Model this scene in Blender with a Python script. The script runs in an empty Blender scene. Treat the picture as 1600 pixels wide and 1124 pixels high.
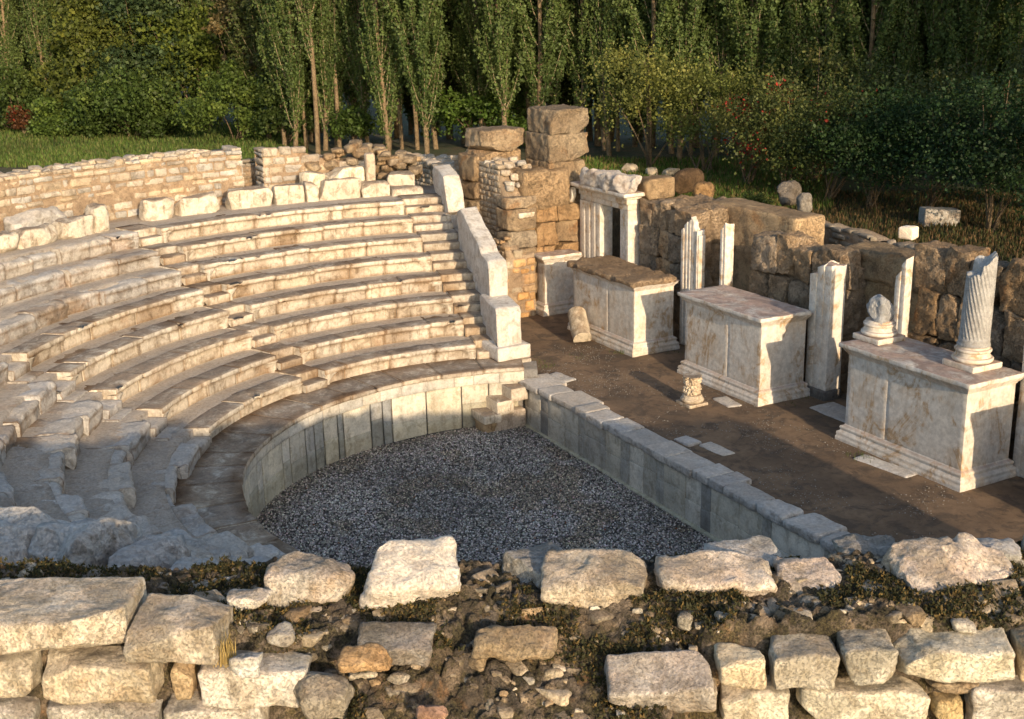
import bpy, math, random
import numpy as np
from math import sin, cos, radians, degrees, pi, hypot, atan2, tan
sc = bpy.context.scene
# ------------------------------------------------------------------ camera
CX, CY, CZ, YAW, PITCH, ROLL, FPX = 20.7274, -11.6279, 10.6803, 2.6605, 0.2874, -0.0222, 1905.7169
Cam = np.array([CX, CY, CZ])
_f = np.array([cos(YAW)*cos(PITCH), sin(YAW)*cos(PITCH), -sin(PITCH)])
_r = np.cross(_f, [0, 0, 1]); _r /= np.linalg.norm(_r); _u = np.cross(_r, _f)
_R = cos(ROLL)*_r + sin(ROLL)*_u; _U = -sin(ROLL)*_r + cos(ROLL)*_u
cd = bpy.data.cameras.new('camera'); cam = bpy.data.objects.new('camera', cd); sc.collection.objects.link(cam)
cd.sensor_width = 36; cd.lens = FPX/1600*36; cd.clip_end = 3000; cd.clip_start = .1
import mathutils
M = mathutils.Matrix([list(map(float, (_R[i], _U[i], -_f[i], Cam[i]))) for i in range(3)] + [[0, 0, 0, 1]])
cam.matrix_world = M
sc.camera = cam
def at(px, py, z):
    "world point on the level z seen at a photo pixel (used to measure where distant trees stand)"
    v = _f*FPX + _R*(px-800) - _U*(py-562)
    return Cam + (z-Cam[2])/v[2]*v
# ------------------------------------------------------------------ world, sun
EL, AZ = 14.5, 95.2
w = bpy.data.worlds.new('World'); sc.world = w; w.use_nodes = True
nt = w.node_tree; bg = nt.nodes['Background']
sky = nt.nodes.new('ShaderNodeTexSky'); sky.sky_type = 'NISHITA'; sky.sun_disc = False
sky.sun_elevation = radians(EL); sky.sun_rotation = radians(AZ); sky.air_density = 1.0; sky.dust_density = 1.5
nt.links.new(sky.outputs[0], bg.inputs[0]); bg.inputs[1].default_value = 0.15
sl = bpy.data.lights.new('sun', 'SUN'); sl.energy = 3.3; sl.angle = radians(.6); sl.color = (1, .77, .52)
so = bpy.data.objects.new('sun', sl); sc.collection.objects.link(so)
sd = mathutils.Vector((sin(radians(AZ))*cos(radians(EL)), cos(radians(AZ))*cos(radians(EL)), sin(radians(EL))))
so.rotation_euler = sd.to_track_quat('Z', 'Y').to_euler(); so.location = (30, 0, 30)
sc.view_settings.view_transform = 'Standard'; sc.view_settings.look = 'None'
sc.view_settings.exposure = 0.74; sc.view_settings.gamma = 1

rng = np.random.default_rng(7); random.seed(7)
# ------------------------------------------------------------------ noise
def _h(i, s):
    i = (i[..., 0]*73856093 ^ i[..., 1]*19349663 ^ i[..., 2]*83492791 ^ (s*2654435761)) & 0xffffffff
    i = ((i ^ (i >> 15))*2246822519) & 0xffffffff; i = ((i ^ (i >> 13))*3266489917) & 0xffffffff
    return ((i ^ (i >> 16)) & 0xffffff)/16777215.0
def vn(P, s=0):
    P = np.asarray(P, float); I = np.floor(P).astype(np.int64); f = P-I; f = f*f*(3-2*f); o = 0
    for a in (0, 1):
        for b in (0, 1):
            for c in (0, 1):
                wt = (f[..., 0] if a else 1-f[..., 0])*(f[..., 1] if b else 1-f[..., 1])*(f[..., 2] if c else 1-f[..., 2])
                o = o + wt*_h(I+np.array([a, b, c]), s)
    return o*2-1
def fbm(P, s=0, o=4, g=.5):
    P = np.asarray(P, float); t = 0; a = 1; n = 0
    for k in range(o):
        t = t+a*vn(P*2**k, s+k*17); n += a; a *= g
    return t/n
def worley(P, s=0):
    P = np.asarray(P, float); I = np.floor(P).astype(np.int64); f1 = np.full(P.shape[:-1], 9.); f2 = f1.copy(); idv = np.zeros(P.shape[:-1])
    for a in (-1, 0, 1):
        for b in (-1, 0, 1):
            for c in (-1, 0, 1):
                J = I+np.array([a, b, c]); q = J+np.stack([_h(J, s+1), _h(J, s+2), _h(J, s+3)], -1)
                d = np.linalg.norm(P-q, axis=-1); m = d < f1
                f2 = np.where(m, f1, np.minimum(f2, d)); idv = np.where(m, _h(J, s+9), idv); f1 = np.where(m, d, f1)
    return f1, f2, idv
def sm(x, a, b):
    t = np.clip((x-a)/(b-a), 0, 1); return t*t*(3-2*t)
# ------------------------------------------------------------------ mesh builder
class MB:
    def __init__(s): s.V = []; s.T = []; s.Q = []; s.R3 = []; s.n = 0
    def add(s, V, F, tint=(1, 1, 1)):
        V = np.asarray(V, float).reshape(-1, 3); F = np.asarray(F, int)
        s.V.append(V); t = np.asarray(tint, float)
        s.T.append(np.broadcast_to(t, (len(V), 3)).copy())
        (s.Q if F.shape[1] == 4 else s.R3).append(F+s.n); s.n += len(V)
    def build(s, name, mat, parent=None, smooth=True):
        me = bpy.data.meshes.new(name)
        V = np.concatenate(s.V); T = np.concatenate(s.T)
        Q = np.concatenate(s.Q) if s.Q else np.zeros((0, 4), int); R = np.concatenate(s.R3) if s.R3 else np.zeros((0, 3), int)
        me.vertices.add(len(V)); me.vertices.foreach_set('co', V.astype(np.float32).ravel())
        li = np.concatenate([Q.ravel(), R.ravel()]).astype(np.int32)
        me.loops.add(len(li)); me.loops.foreach_set('vertex_index', li)
        st = np.concatenate([np.arange(len(Q))*4, len(Q)*4+np.arange(len(R))*3]).astype(np.int32)
        me.polygons.add(len(st)); me.polygons.foreach_set('loop_start', st)
        me.polygons.foreach_set('use_smooth', np.full(len(st), bool(smooth)))
        me.update(calc_edges=True)
        ca = me.color_attributes.new('tint', 'FLOAT_COLOR', 'POINT')
        ca.data.foreach_set('color', np.concatenate([T, np.ones((len(T), 1))], 1).astype(np.float32).ravel())
        me.materials.append(mat)
        o = bpy.data.objects.new(name, me); sc.collection.objects.link(o)
        if parent: o.parent = parent
        return o
def tag(o, label, cat, group=None):
    o['label'] = label; o['category'] = cat
    if group: o['group'] = group
    return o
def thing(name, label, cat, loc=(0, 0, 0), group=None):
    o = bpy.data.objects.new(name, None); sc.collection.objects.link(o); o.location = [float(c) for c in loc]; o.empty_display_size = .3
    return tag(o, label, cat, group)
def part(mb, name, mat, parent, smooth=True):
    "part of a thing: vertices are in world coordinates, moved into the parent's frame"
    L = np.array(parent.location) if parent.parent is None else np.array(parent.location)+np.array(parent.parent.location)
    if np.abs(L).max() > 0: mb.V = [v-L for v in mb.V]
    return mb.build(name, mat, parent, smooth)
_gc = {}
def cube_grid(nx, ny, nz):
    k = (nx, ny, nz)
    if k in _gc: return _gc[k]
    V = []; F = []; ix = {}
    def vid(a, b, c):
        t = (a, b, c)
        if t not in ix: ix[t] = len(V); V.append((2*a/nx-1, 2*b/ny-1, 2*c/nz-1))
        return ix[t]
    for a in range(nx):
        for b in range(ny):
            F.append((vid(a, b, nz), vid(a+1, b, nz), vid(a+1, b+1, nz), vid(a, b+1, nz)))
            F.append((vid(a, b, 0), vid(a, b+1, 0), vid(a+1, b+1, 0), vid(a+1, b, 0)))
    for a in range(nx):
        for c in range(nz):
            F.append((vid(a, 0, c), vid(a+1, 0, c), vid(a+1, 0, c+1), vid(a, 0, c+1)))
            F.append((vid(a, ny, c), vid(a, ny, c+1), vid(a+1, ny, c+1), vid(a+1, ny, c)))
    for b in range(ny):
        for c in range(nz):
            F.append((vid(0, b, c), vid(0, b, c+1), vid(0, b+1, c+1), vid(0, b+1, c)))
            F.append((vid(nx, b, c), vid(nx, b+1, c), vid(nx, b+1, c+1), vid(nx, b, c+1)))
    _gc[k] = (np.array(V), np.array(F)); return _gc[k]
_seed = [100]
def rock(size, res=.1, rad=.04, amp=.02, freq=None, B=None, pos=(0, 0, 0), taper=0, nmax=40, squash=0, skew=0, cuts=0):
    "rough block: size (x,y,z) full, rounded edges, noise; B columns = axes"
    s = np.array(size, float)/2; n = [int(np.clip(round(2*h/res), 3, nmax)) for h in s]
    V, F = cube_grid(*n); 
    # concentrate grid lines a little towards the edges
    rad = min(rad, s.min()*.95); P = np.empty_like(V)
    for a_ in range(3):
        k_ = np.rint((V[:, a_]+1)*n[a_]/2).astype(int); e_ = min(max(rad, .006), s[a_]*.45)
        xs_ = np.concatenate([[-s[a_]], np.linspace(-s[a_]+e_, s[a_]-e_, n[a_]-1), [s[a_]]]); P[:, a_] = xs_[k_]
    if skew:
        co = np.random.default_rng(_seed[0]).uniform(-1, 1, (2, 2, 2, 3))*skew*np.minimum(s, s.min()*2)*[1, 1, .8]; U = P/s*.5+.5; D = 0
        for a_ in (0, 1):
            for b_ in (0, 1):
                for c_ in (0, 1): D = D+((U[:, 0] if a_ else 1-U[:, 0])*(U[:, 1] if b_ else 1-U[:, 1])*(U[:, 2] if c_ else 1-U[:, 2]))[:, None]*co[a_, b_, c_]
    q = np.clip(P, -(s-rad), s-rad); d = P-q; L = np.linalg.norm(d, axis=1, keepdims=True)
    P = q+np.where(L > 1e-9, d/np.maximum(L, 1e-9)*np.minimum(L, rad), 0)
    if squash:
        sph = P/np.maximum(np.linalg.norm(P/s, axis=1, keepdims=True), 1e-6)*.98; P = P*(1-squash)+sph*squash
    if taper: P[:, :2] *= (1-taper*(P[:, 2:3]/s[2]+1)/2)
    _seed[0] += 1; sd_ = _seed[0]*7.31
    fq = freq or 1.6/max(.15, s.min()*2)
    if skew: P = P+D
    if cuts:
        rc = np.random.default_rng(_seed[0]+5)
        for _ in range(cuts):
            nn_ = rc.normal(0, 1, 3)/np.maximum(s, .02); nn_ /= np.linalg.norm(nn_); pj = P@nn_; dd_ = pj.max()*rc.uniform(.70, .93); P = P-nn_*np.maximum(0, pj-dd_)[:, None]*.92
    o = np.stack([fbm(P*fq+sd_, 3, 5, .6), fbm(P*fq+sd_+31, 4, 5, .6), fbm(P*fq+sd_+77, 5, 5, .6)], 1)
    P = P+o*amp
    if B is not None: P = P@np.asarray(B, float).T
    return P+np.asarray(pos, float), F
def tnt(v=.12, hue=.05, base=(1, 1, 1)):
    k = 1+random.uniform(-v, v); h = random.uniform(-hue, hue)
    return (base[0]*k*(1+h), base[1]*k, base[2]*k*(1-h*1.5))
def basis(a, tilt=0):
    c, s = cos(a), sin(a); B = np.array([[c, -s, 0], [s, c, 0], [0, 0, 1.]])
    if tilt: ct, st = cos(tilt), sin(tilt); B = B@np.array([[1, 0, 0], [0, ct, -st], [0, st, ct]])
    return B
def box(mb, x0, x1, y0, y1, z0, z1, res=.12, rad=.015, amp=.004, tint=(1, 1, 1), freq=2.5, B=None, o=(0, 0, 0), cuts=0, skew=0):
    P, F = rock((x1-x0, y1-y0, z1-z0), res, rad, amp, freq, cuts=cuts, skew=skew); P = P+np.array([(x0+x1)/2, (y0+y1)/2, (z0+z1)/2])
    if B is not None: P = P@np.asarray(B).T
    mb.add(P+np.array(o), F, tint)
# ------------------------------------------------------------------ materials
class NT:
    def __init__(s, name):
        s.m = bpy.data.materials.new(name); s.m.use_nodes = True; s.t = s.m.node_tree; s.b = s.t.nodes['Principled BSDF']
    def n(s, typ, **k):
        x = s.t.nodes.new(typ)
        for a, v in k.items(): setattr(x, a, v)
        return x
    def l(s, a, b): s.t.links.new(a, b)
    def noise(s, vec, scale, detail=6, rough=.6, dist=0):
        x = s.n('ShaderNodeTexNoise'); x.inputs['Scale'].default_value = scale; x.inputs['Detail'].default_value = detail
        x.inputs['Roughness'].default_value = rough; x.inputs['Distortion'].default_value = dist; s.l(vec, x.inputs['Vector']); return x.outputs['Fac']
    def ramp(s, fac, a, b, va=0., vb=1.):
        x = s.n('ShaderNodeMapRange'); x.interpolation_type = 'SMOOTHSTEP'; x.clamp = True
        for i, v in enumerate((a, b, va, vb)): x.inputs[i+1].default_value = v
        s.l(fac, x.inputs[0]); return x.outputs[0]
    def mul(s, a, b, op='MULTIPLY'):
        x = s.n('ShaderNodeMath', operation=op)
        for i, v in enumerate((a, b)):
            if isinstance(v, (int, float)): x.inputs[i].default_value = v
            else: s.l(v, x.inputs[i])
        return x.outputs[0]
    def mix(s, f, a, b, typ='MIX'):
        x = s.n('ShaderNodeMix', data_type='RGBA', blend_type=typ)
        for i, v in ((0, f), (6, a), (7, b)):
            if isinstance(v, (int, float)): x.inputs[i].default_value = v
            elif isinstance(v, tuple): x.inputs[i].default_value = v+(1,)
            else: s.l(v, x.inputs[i])
        return x.outputs[2]
    def mapv(s, vec, sc_):
        x = s.n('ShaderNodeMapping'); x.inputs['Scale'].default_value = sc_; s.l(vec, x.inputs['Vector']); return x.outputs[0]
def stone(name, A, Bc, stain=(.2, .15, .1), st=.5, top=None, topamt=0, streak=0, streakc=(.12, .09, .06), scale=1., bump=.5, bscale=1., rust=0, moss=0, spots=0, rough=.8, veins=0, grain=.55, bdist=.05):
    k = NT(name); g = k.n('ShaderNodeNewGeometry'); P = g.outputs['Position']
    n1 = k.noise(P, 1.3*scale, 5, .6); n2 = k.noise(P, 3.7*scale, 8, .68, .6); n3 = k.noise(P, 16*scale, 6, .7); n4 = k.noise(P, 60*scale, 3, .7)
    c = k.mix(k.ramp(n1, .35, .65), A, Bc)
    c = k.mix(k.mul(k.ramp(n2, .47, .62), st), c, stain)
    if streak:
        sv = k.noise(k.mapv(P, (3.2, 3.2, .5)), 2.0, 8, .72)
        sv2 = k.mul(k.ramp(sv, .46, .66), k.ramp(n2, .36, .60))
        c = k.mix(k.mul(sv2, streak), c, streakc)
    if veins:
        v = k.noise(k.mapv(P, (1, 1, .45)), 1.1*scale, 7, .62, 1.6); x = k.mul(k.mul(v, .5, 'SUBTRACT'), 0, 'ADD'); x = k.n('ShaderNodeMath', operation='ABSOLUTE').outputs[0] if False else x
        a_ = k.n('ShaderNodeMath', operation='ABSOLUTE'); k.l(x, a_.inputs[0])
        c = k.mix(k.mul(k.mul(k.ramp(a_.outputs[0], 0, .035, 1, 0), k.ramp(n2, .42, .6)), veins), c, (.42, .27, .13))
    if rust:
        r = k.noise(P, .9*scale, 6, .65, .8); c = k.mix(k.mul(k.ramp(r, .55, .68), rust), c, (.42, .22, .09))
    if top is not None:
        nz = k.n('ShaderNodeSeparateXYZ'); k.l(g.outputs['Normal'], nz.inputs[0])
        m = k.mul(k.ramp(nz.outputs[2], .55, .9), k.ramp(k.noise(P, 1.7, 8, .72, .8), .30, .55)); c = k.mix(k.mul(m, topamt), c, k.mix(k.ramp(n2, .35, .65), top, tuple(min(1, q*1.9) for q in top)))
    if moss:
        m = k.mul(k.ramp(k.noise(P, 1.6*scale, 8, .75, .4), .45, .56), moss); c = k.mix(m, c, k.mix(k.ramp(n3, .4, .6), (.025, .024, .016), (.10, .085, .035)))
    if spots:
        m = k.mul(k.mul(k.ramp(n3, .50, .60), k.ramp(n1, .35, .6, .35, 1)), spots); c = k.mix(m, c, (.05, .045, .035))
    c = k.mix(grain, c, k.mix(k.ramp(n3, .3, .7), (.62, .6, .57), (1.25, 1.23, 1.2)), 'MULTIPLY')
    a = k.n('ShaderNodeAttribute', attribute_name='tint'); c = k.mix(1., c, a.outputs['Color'], 'MULTIPLY')
    k.l(c, k.b.inputs['Base Color']); k.b.inputs['Roughness'].default_value = rough
    k.b.inputs['Specular IOR Level'].default_value = .3
    h = k.mul(k.mul(k.noise(P, 8*bscale, 8, .72), 1.), k.mul(k.ramp(k.noise(P, 26*bscale, 5, .7), .3, .52), .4), 'ADD')
    b = k.n('ShaderNodeBump'); b.inputs['Strength'].default_value = bump; b.inputs['Distance'].default_value = bdist; k.l(h, b.inputs['Height'])
    k.l(b.outputs[0], k.b.inputs['Normal'])
    return k.m
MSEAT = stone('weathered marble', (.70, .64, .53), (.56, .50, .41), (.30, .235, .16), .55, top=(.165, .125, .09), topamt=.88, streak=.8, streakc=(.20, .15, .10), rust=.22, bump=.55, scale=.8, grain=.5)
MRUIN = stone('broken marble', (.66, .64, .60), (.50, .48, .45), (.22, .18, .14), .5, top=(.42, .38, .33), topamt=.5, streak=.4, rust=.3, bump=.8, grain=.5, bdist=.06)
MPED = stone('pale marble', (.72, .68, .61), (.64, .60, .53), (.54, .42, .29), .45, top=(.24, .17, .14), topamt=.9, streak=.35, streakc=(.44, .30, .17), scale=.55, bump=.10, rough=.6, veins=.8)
MSLAB = stone('wall slab marble', (.65, .61, .53), (.50, .48, .43), (.34, .30, .23), .5, streak=.45, streakc=(.22, .19, .14), bump=.2, bscale=1.5, rough=.7, grain=.4, scale=1.3)
MROUGH = stone('pitted brown stone', (.58, .44, .30), (.42, .31, .20), (.13, .095, .06), .55, top=(.19, .135, .085), topamt=.7, spots=.5, bump=1., bscale=.8, rust=.5, rough=.95, bdist=.13, grain=.8)
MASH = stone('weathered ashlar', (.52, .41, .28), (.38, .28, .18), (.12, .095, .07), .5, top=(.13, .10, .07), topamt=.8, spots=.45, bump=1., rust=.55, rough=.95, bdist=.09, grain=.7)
MWALL = stone('wall stones', (.60, .53, .43), (.46, .40, .33), (.22, .18, .13), .55, top=(.26, .20, .14), topamt=.5, rust=.2, bump=.8, spots=.2, grain=.7)
MMORT = stone('earthy mortar', (.50, .38, .26), (.38, .28, .19), (.2, .14, .09), .5, rust=.35, bump=1., bscale=1.5, rough=.95)
MFRONT = stone('foreground stones', (.80, .76, .68), (.66, .60, .50), (.40, .29, .17), .45, top=(.42, .35, .30), topamt=.5, scale=1.0, rust=.3, moss=.45, spots=.4, bump=.9, bscale=1.6, rough=.95, grain=.22, bdist=.035)
MRUB = stone('mossy rubble core', (.30, .24, .18), (.14, .11, .08), (.08, .065, .045), .7, scale=2.6, rust=.5, moss=.85, spots=.5, bump=1., bscale=2.8, rough=1., grain=.9, bdist=.05)
MGREY = stone('grey fluted marble', (.40, .40, .39), (.32, .32, .31), (.22, .21, .2), .5, bump=.4, rough=.7, scale=1.5)
MEARTH = stone('trodden earth', (.235, .16, .10), (.145, .10, .065), (.085, .066, .05), .75, scale=.5, bump=.45, bscale=2, spots=.15, rough=1.)
MGBASE = stone('gravel bed', (.14, .13, .12), (.08, .075, .07), (.05, .05, .045), .5, scale=4, bump=1., bscale=3, rough=1.)
MPAR = stone('parapet marble', (.72, .68, .61), (.60, .55, .48), (.38, .30, .22), .45, streak=.35, rust=.2, bump=.5, grain=.4)
def leafmat(name, rough=.55, trans=.35):
    k = NT(name); a = k.n('ShaderNodeAttribute', attribute_name='tint'); k.l(a.outputs['Color'], k.b.inputs['Base Color'])
    k.b.inputs['Roughness'].default_value = rough; k.b.inputs['Specular IOR Level'].default_value = .25
    t = k.n('ShaderNodeBsdfTranslucent'); k.l(k.mix(1., a.outputs['Color'], (1.1, 1.2, .6), 'MULTIPLY'), t.inputs[0])
    m = k.n('ShaderNodeMixShader'); m.inputs[0].default_value = trans
    out = k.t.nodes['Material Output']; k.l(k.b.outputs[0], m.inputs[1]); k.l(t.outputs[0], m.inputs[2]); k.l(m.outputs[0], out.inputs[0])
    return k.m
MLEAF = leafmat('leaves'); MGRASS = leafmat('grass blades', .7, .3)
MPEB = stone('pebble', (1, 1, 1), (.9, .9, .9), (.7, .7, .7), .3, bump=.1, rough=.7, scale=5)
MBARK = stone('pale bark', (.42, .38, .30), (.30, .26, .20), (.12, .10, .07), .6, scale=2, bump=.8, rough=.95)

# ================================================================== THEATRE GEOMETRY
R0, R1, Z1, Z2, HR = 6.27, 6.24, 1.60, 1.995, .40
RK = {1: 6.24}
for k_ in range(2, 11): RK[k_] = 7.335+(k_-2)*.985
RK[10] = 15.55
def ZK(k): return Z1 if k == 1 else Z2+(k-2)*HR
STAGE_Z = 1.18
def arc_block(mb, prof, nrm, a0, a1, res=.085, amp=.01, ends=(0, 0), rec=0, tint=(1, 1, 1), chip=1., lipz=None, dz=0, dr=0):
    "block swept from a0 to a1; prof = list of (r,z), nrm outward normals in (r,z)"
    pr = np.array(prof, float); nm = np.array(nrm, float); rm = pr[:, 0].mean(); L = (a1-a0)*pr[0, 0]
    n = max(3, int(round(L/res))); t = np.linspace(0, 1, n+1); e = .014/L
    t = np.concatenate([[0], [e], t[1:-1], [1-e], [1]]); m = len(t)
    A = a0+(a1-a0)*t; Rr = np.repeat(pr[None, :, 0], m, 0)+dr; Zz = np.repeat(pr[None, :, 1], m, 0)+dz
    PM = np.zeros_like(Rr)
    # lion-foot brackets at the ends of a wedge
    for side, on in ((0, ends[0]), (1, ends[1])):
        if on and rec:
            s = (A-A[0] if side == 0 else A[-1]-A)*pr[0, 0]; s = np.repeat(s[:, None], len(pr), 1)
            zr = (Zz-lipz[0])/(lipz[1]-lipz[0]); inrec = (pr[None, :, 0] > pr[:, 0].min()+rec*.6) & (zr < 1.02) & (pr[None, :, 0] < pr[:, 0].min()+rec*1.6)
            wdt = .13+.22*np.clip(zr, 0, 1)**2+.05*np.exp(-((zr-.05)/.12)**2)
            push = (1-sm(s, wdt, wdt+.07))*inrec; PM = np.maximum(PM, push)
            Rr = Rr-push*(rec*(.55+.45*np.clip(zr, 0, 1)**.5+.25*np.exp(-((zr-.05)/.15)**2)))
    for i in (0, m-1):
        Rr[i] = Rr[i]-nm[:, 0]*.012; Zz[i] = Zz[i]-nm[:, 1]*.012
    P = np.stack([Rr*np.cos(A)[:, None], Rr*np.sin(A)[:, None], Zz], -1)
    d = fbm(P*1.9, 11, 4, .55)*amp+fbm(P*7, 13, 3, .6)*amp*.45
    ch = fbm(P*2.7+9, 21, 4, .6); lip = np.exp(-((Rr-pr[:, 0].min())/.12)**2)*np.exp(-((Zz-pr[:, 1].max())/.16)**2)
    d = d-sm(ch, .22, .42)*lip*.042*chip
    P[..., 0] += d*nm[None, :, 0]*np.cos(A)[:, None]; P[..., 1] += d*nm[None, :, 0]*np.sin(A)[:, None]; P[..., 2] += d*nm[None, :, 1]
    k = len(pr); idx = np.arange(m*k).reshape(m, k)
    F = np.stack([idx[:-1, :-1], idx[:-1, 1:], idx[1:, 1:], idx[1:, :-1]], -1).reshape(-1, 4)[:, ::-1]
    TT = np.ones((m, k, 3))*np.asarray(tint, float)
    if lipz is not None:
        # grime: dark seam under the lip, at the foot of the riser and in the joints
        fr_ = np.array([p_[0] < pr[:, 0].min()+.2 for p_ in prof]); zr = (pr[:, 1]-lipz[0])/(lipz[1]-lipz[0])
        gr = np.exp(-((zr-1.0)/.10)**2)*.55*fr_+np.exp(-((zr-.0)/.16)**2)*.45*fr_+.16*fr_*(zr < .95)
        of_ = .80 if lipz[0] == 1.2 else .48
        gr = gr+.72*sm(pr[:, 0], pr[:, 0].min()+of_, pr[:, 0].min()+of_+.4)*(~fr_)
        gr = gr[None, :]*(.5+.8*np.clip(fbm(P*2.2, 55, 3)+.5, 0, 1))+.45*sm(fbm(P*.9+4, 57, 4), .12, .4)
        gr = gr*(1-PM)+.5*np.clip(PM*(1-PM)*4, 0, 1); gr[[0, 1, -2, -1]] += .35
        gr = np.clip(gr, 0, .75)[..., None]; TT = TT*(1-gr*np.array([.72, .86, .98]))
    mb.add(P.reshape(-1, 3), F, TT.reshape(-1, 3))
    for i, fl in ((0, 0), (m-1, 1)):
        c = P[i].copy(); V = np.concatenate([c, c.mean(0, keepdims=True)]); j = np.arange(k-1)
        T = np.stack([j, j+1, np.full(k-1, k)], 1)
        mb.add(V, T if fl else T[:, ::-1], tint)
def profile(pts, res=.06, tail=.16):
    "densify polyline and give outward normals (pts run from bottom front, over the lip, to the back)"
    out = [pts[0]]
    for a, b in zip(pts[:-1], pts[1:]):
        L = hypot(b[0]-a[0], b[1]-a[1]); n = max(1, int(round(L/(res if b[0]-pts[0][0] < .25 else tail))))
        for i in range(1, n+1): out.append((a[0]+(b[0]-a[0])*i/n, a[1]+(b[1]-a[1])*i/n))
    p = np.array(out); t = np.gradient(p, axis=0); t /= np.maximum(np.linalg.norm(t, axis=1, keepdims=True), 1e-9)
    return out, np.stack([-t[:, 1], t[:, 0]], 1)
def seat_profile(k, rough=False, bottom=None):
    r, z = RK[k], ZK(k); zb = ZK(k-1) if k > 1 else 1.2; back = (RK[k+1]-r+.25) if k < 10 else .9
    if k == 10: zb = ZK(9)
    if rough: pts = [(r+.06, zb-.05), (r+.03, z-.2), (r+.02, z-.06), (r+.07, z-.005), (r+.3, z), (r+.7, z-.04), (r+back, z-.05), (r+back, zb)]
    else: zb -= .05; pts = [(r+.13, zb-.04), (r+.13, z-.17), (r+.09, z-.135), (r+.012, z-.125), (r, z-.112), (r, z-.02), (r+.018, z), (r+.56, z-.012), (r+.66, z-.055), (r+back, z-.06), (r+back, zb)]
    p, n = profile(pts); return p, n, (zb, z-.13)
# wedge limits (radians) per row: stairs at 199-204, 234.5-240, and mirrored
SW = .72
def y_end(r): return 1.8+.15*(r*.985-7)        # row ends at the far stair
def wedges(k):
    r = RK[k]; aC = pi-math.asin(y_end(r)/r); da = SW/r
    return [(aC, radians(199.1), 1, 1), (radians(199.1)+da, radians(234.6), 1, 1), (radians(234.6)+da, radians(301), 1, 0)]
aud = thing('stone_auditorium', 'curved tiers of weathered cream marble seats around the gravel orchestra', 'auditorium')
def wear(k, a):
    "0 = sharp seats, 1 = broken"
    d = degrees(a); v = 0
    if d > 237: v = .55+.45*sm(np.array(d), 237, 262)
    if k >= 7 and 205 < d < 236: v = .8
    if k == 6 and d > 226: v = max(v, .3)
    if k == 8 and 199 < d < 206: v = .4
    return float(v)
for k in range(2, 10):
    for wi, (b0, b1, e0, e1) in enumerate(wedges(k)):
        if k == 9 and wi == 1: b1 = radians(234)
        b0, b1 = min(b0, b1), max(b0, b1)
        mb = MB(); a = b0; r = RK[k]; first = True
        while a < b1-1e-4:
            Lb = random.uniform(.75, 1.75)/r
            if b1-(a+Lb) < .5/r: Lb = b1-a
            wv = wear(k, a+Lb/2); rough = wv > .5
            if not rough: amp = .014+.02*wv+(.012 if random.random() < .3 else 0)
            else: amp = .045+.055*wv
            p, n, lz = seat_profile(k, rough)
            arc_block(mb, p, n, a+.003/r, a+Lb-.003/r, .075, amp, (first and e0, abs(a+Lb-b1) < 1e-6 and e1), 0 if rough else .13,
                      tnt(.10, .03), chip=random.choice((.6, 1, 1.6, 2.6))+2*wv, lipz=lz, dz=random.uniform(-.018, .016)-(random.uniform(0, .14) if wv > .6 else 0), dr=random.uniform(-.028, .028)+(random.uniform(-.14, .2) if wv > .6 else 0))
            a += Lb; first = False
        o = part(mb, 'seat_row', MSEAT if wi < 2 and not (wi == 1 and k >= 7) else MRUIN, aud)
# podium bench: cap + band
pb = []
r = R1; pts = [(r+.01, 1.49), (r-.005, 1.47), (r-.01, 1.585), (r+.015, 1.6), (r+1.3, 1.6), (r+1.3, 1.3)]
pc, nc = profile([(r+.05, 1.475), (r, 1.485), (r, 1.58), (r+.02, 1.6), (r+1.35, 1.6), (r+1.35, 1.35)])
pband, nband = profile([(r+.07, 1.20), (r+.05, 1.23), (r+.05, 1.475), (r+.3, 1.475)])
a = radians(156.2); mb = MB(); mb2 = MB()
while a < radians(297):
    Lb = random.uniform(.6, 1.15)/r; wv = wear(1, a) if a > radians(262) else 0
    arc_block(mb, pc, nc, a+.004/r, a+Lb-.004/r, .07, .008+.03*wv, tint=tnt(.1, .03), chip=.6+2*wv, lipz=(1.2, 1.62), dz=random.uniform(-.006, .006)-(random.uniform(0, .05) if wv else 0), dr=random.uniform(-.012, .012))
    a += Lb
a = radians(156.2)
while a < radians(297):
    Lb = random.uniform(.45, .8)/r
    arc_block(mb2, pband, nband, a+.003/r, a+Lb-.003/r, .08, .006, tint=tnt(.12, .04), chip=.3); a += Lb
part(mb, 'podium_bench', MSEAT, aud); part(mb2, 'bench_band', MSLAB, aud)
# wall slabs of the podium: narrow dark strips between wide pale panels
a = radians(157.5); i = 0
while a < radians(297):
    narrow = random.random() < .48; wdt = (random.uniform(.18, .36) if narrow else random.uniform(.4, 1.0))/R0
    col = random.choice([(.55, .60, .68), (.66, .70, .76), (1.05, 1.06, 1.06), (.62, .66, .70)]) if narrow else random.choice([(1.15, 1.1, .98), (1.08, 1.06, .98), (.98, .97, .92), (.86, .87, .86), (1.2, 1.18, 1.12)])
    if 225 < degrees(a) < 229 and not narrow: col = (1.5, 1.6, 1.65)
    pp, nn = profile([(R0+.10, -.1), (R0+.10, .55), (R0+.10, 1.2), (R0+.3, 1.2)], .2)
    mb = MB(); mid = random.uniform(.35, .75)
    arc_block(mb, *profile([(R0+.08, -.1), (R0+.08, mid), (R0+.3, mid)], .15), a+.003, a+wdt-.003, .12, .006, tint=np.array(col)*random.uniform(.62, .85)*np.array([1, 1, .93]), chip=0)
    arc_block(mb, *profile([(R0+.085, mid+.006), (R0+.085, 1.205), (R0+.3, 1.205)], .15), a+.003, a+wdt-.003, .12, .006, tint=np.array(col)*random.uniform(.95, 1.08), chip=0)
    part(mb, 'wall_slab', MSLAB, aud); a += wdt; i += 1
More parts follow.
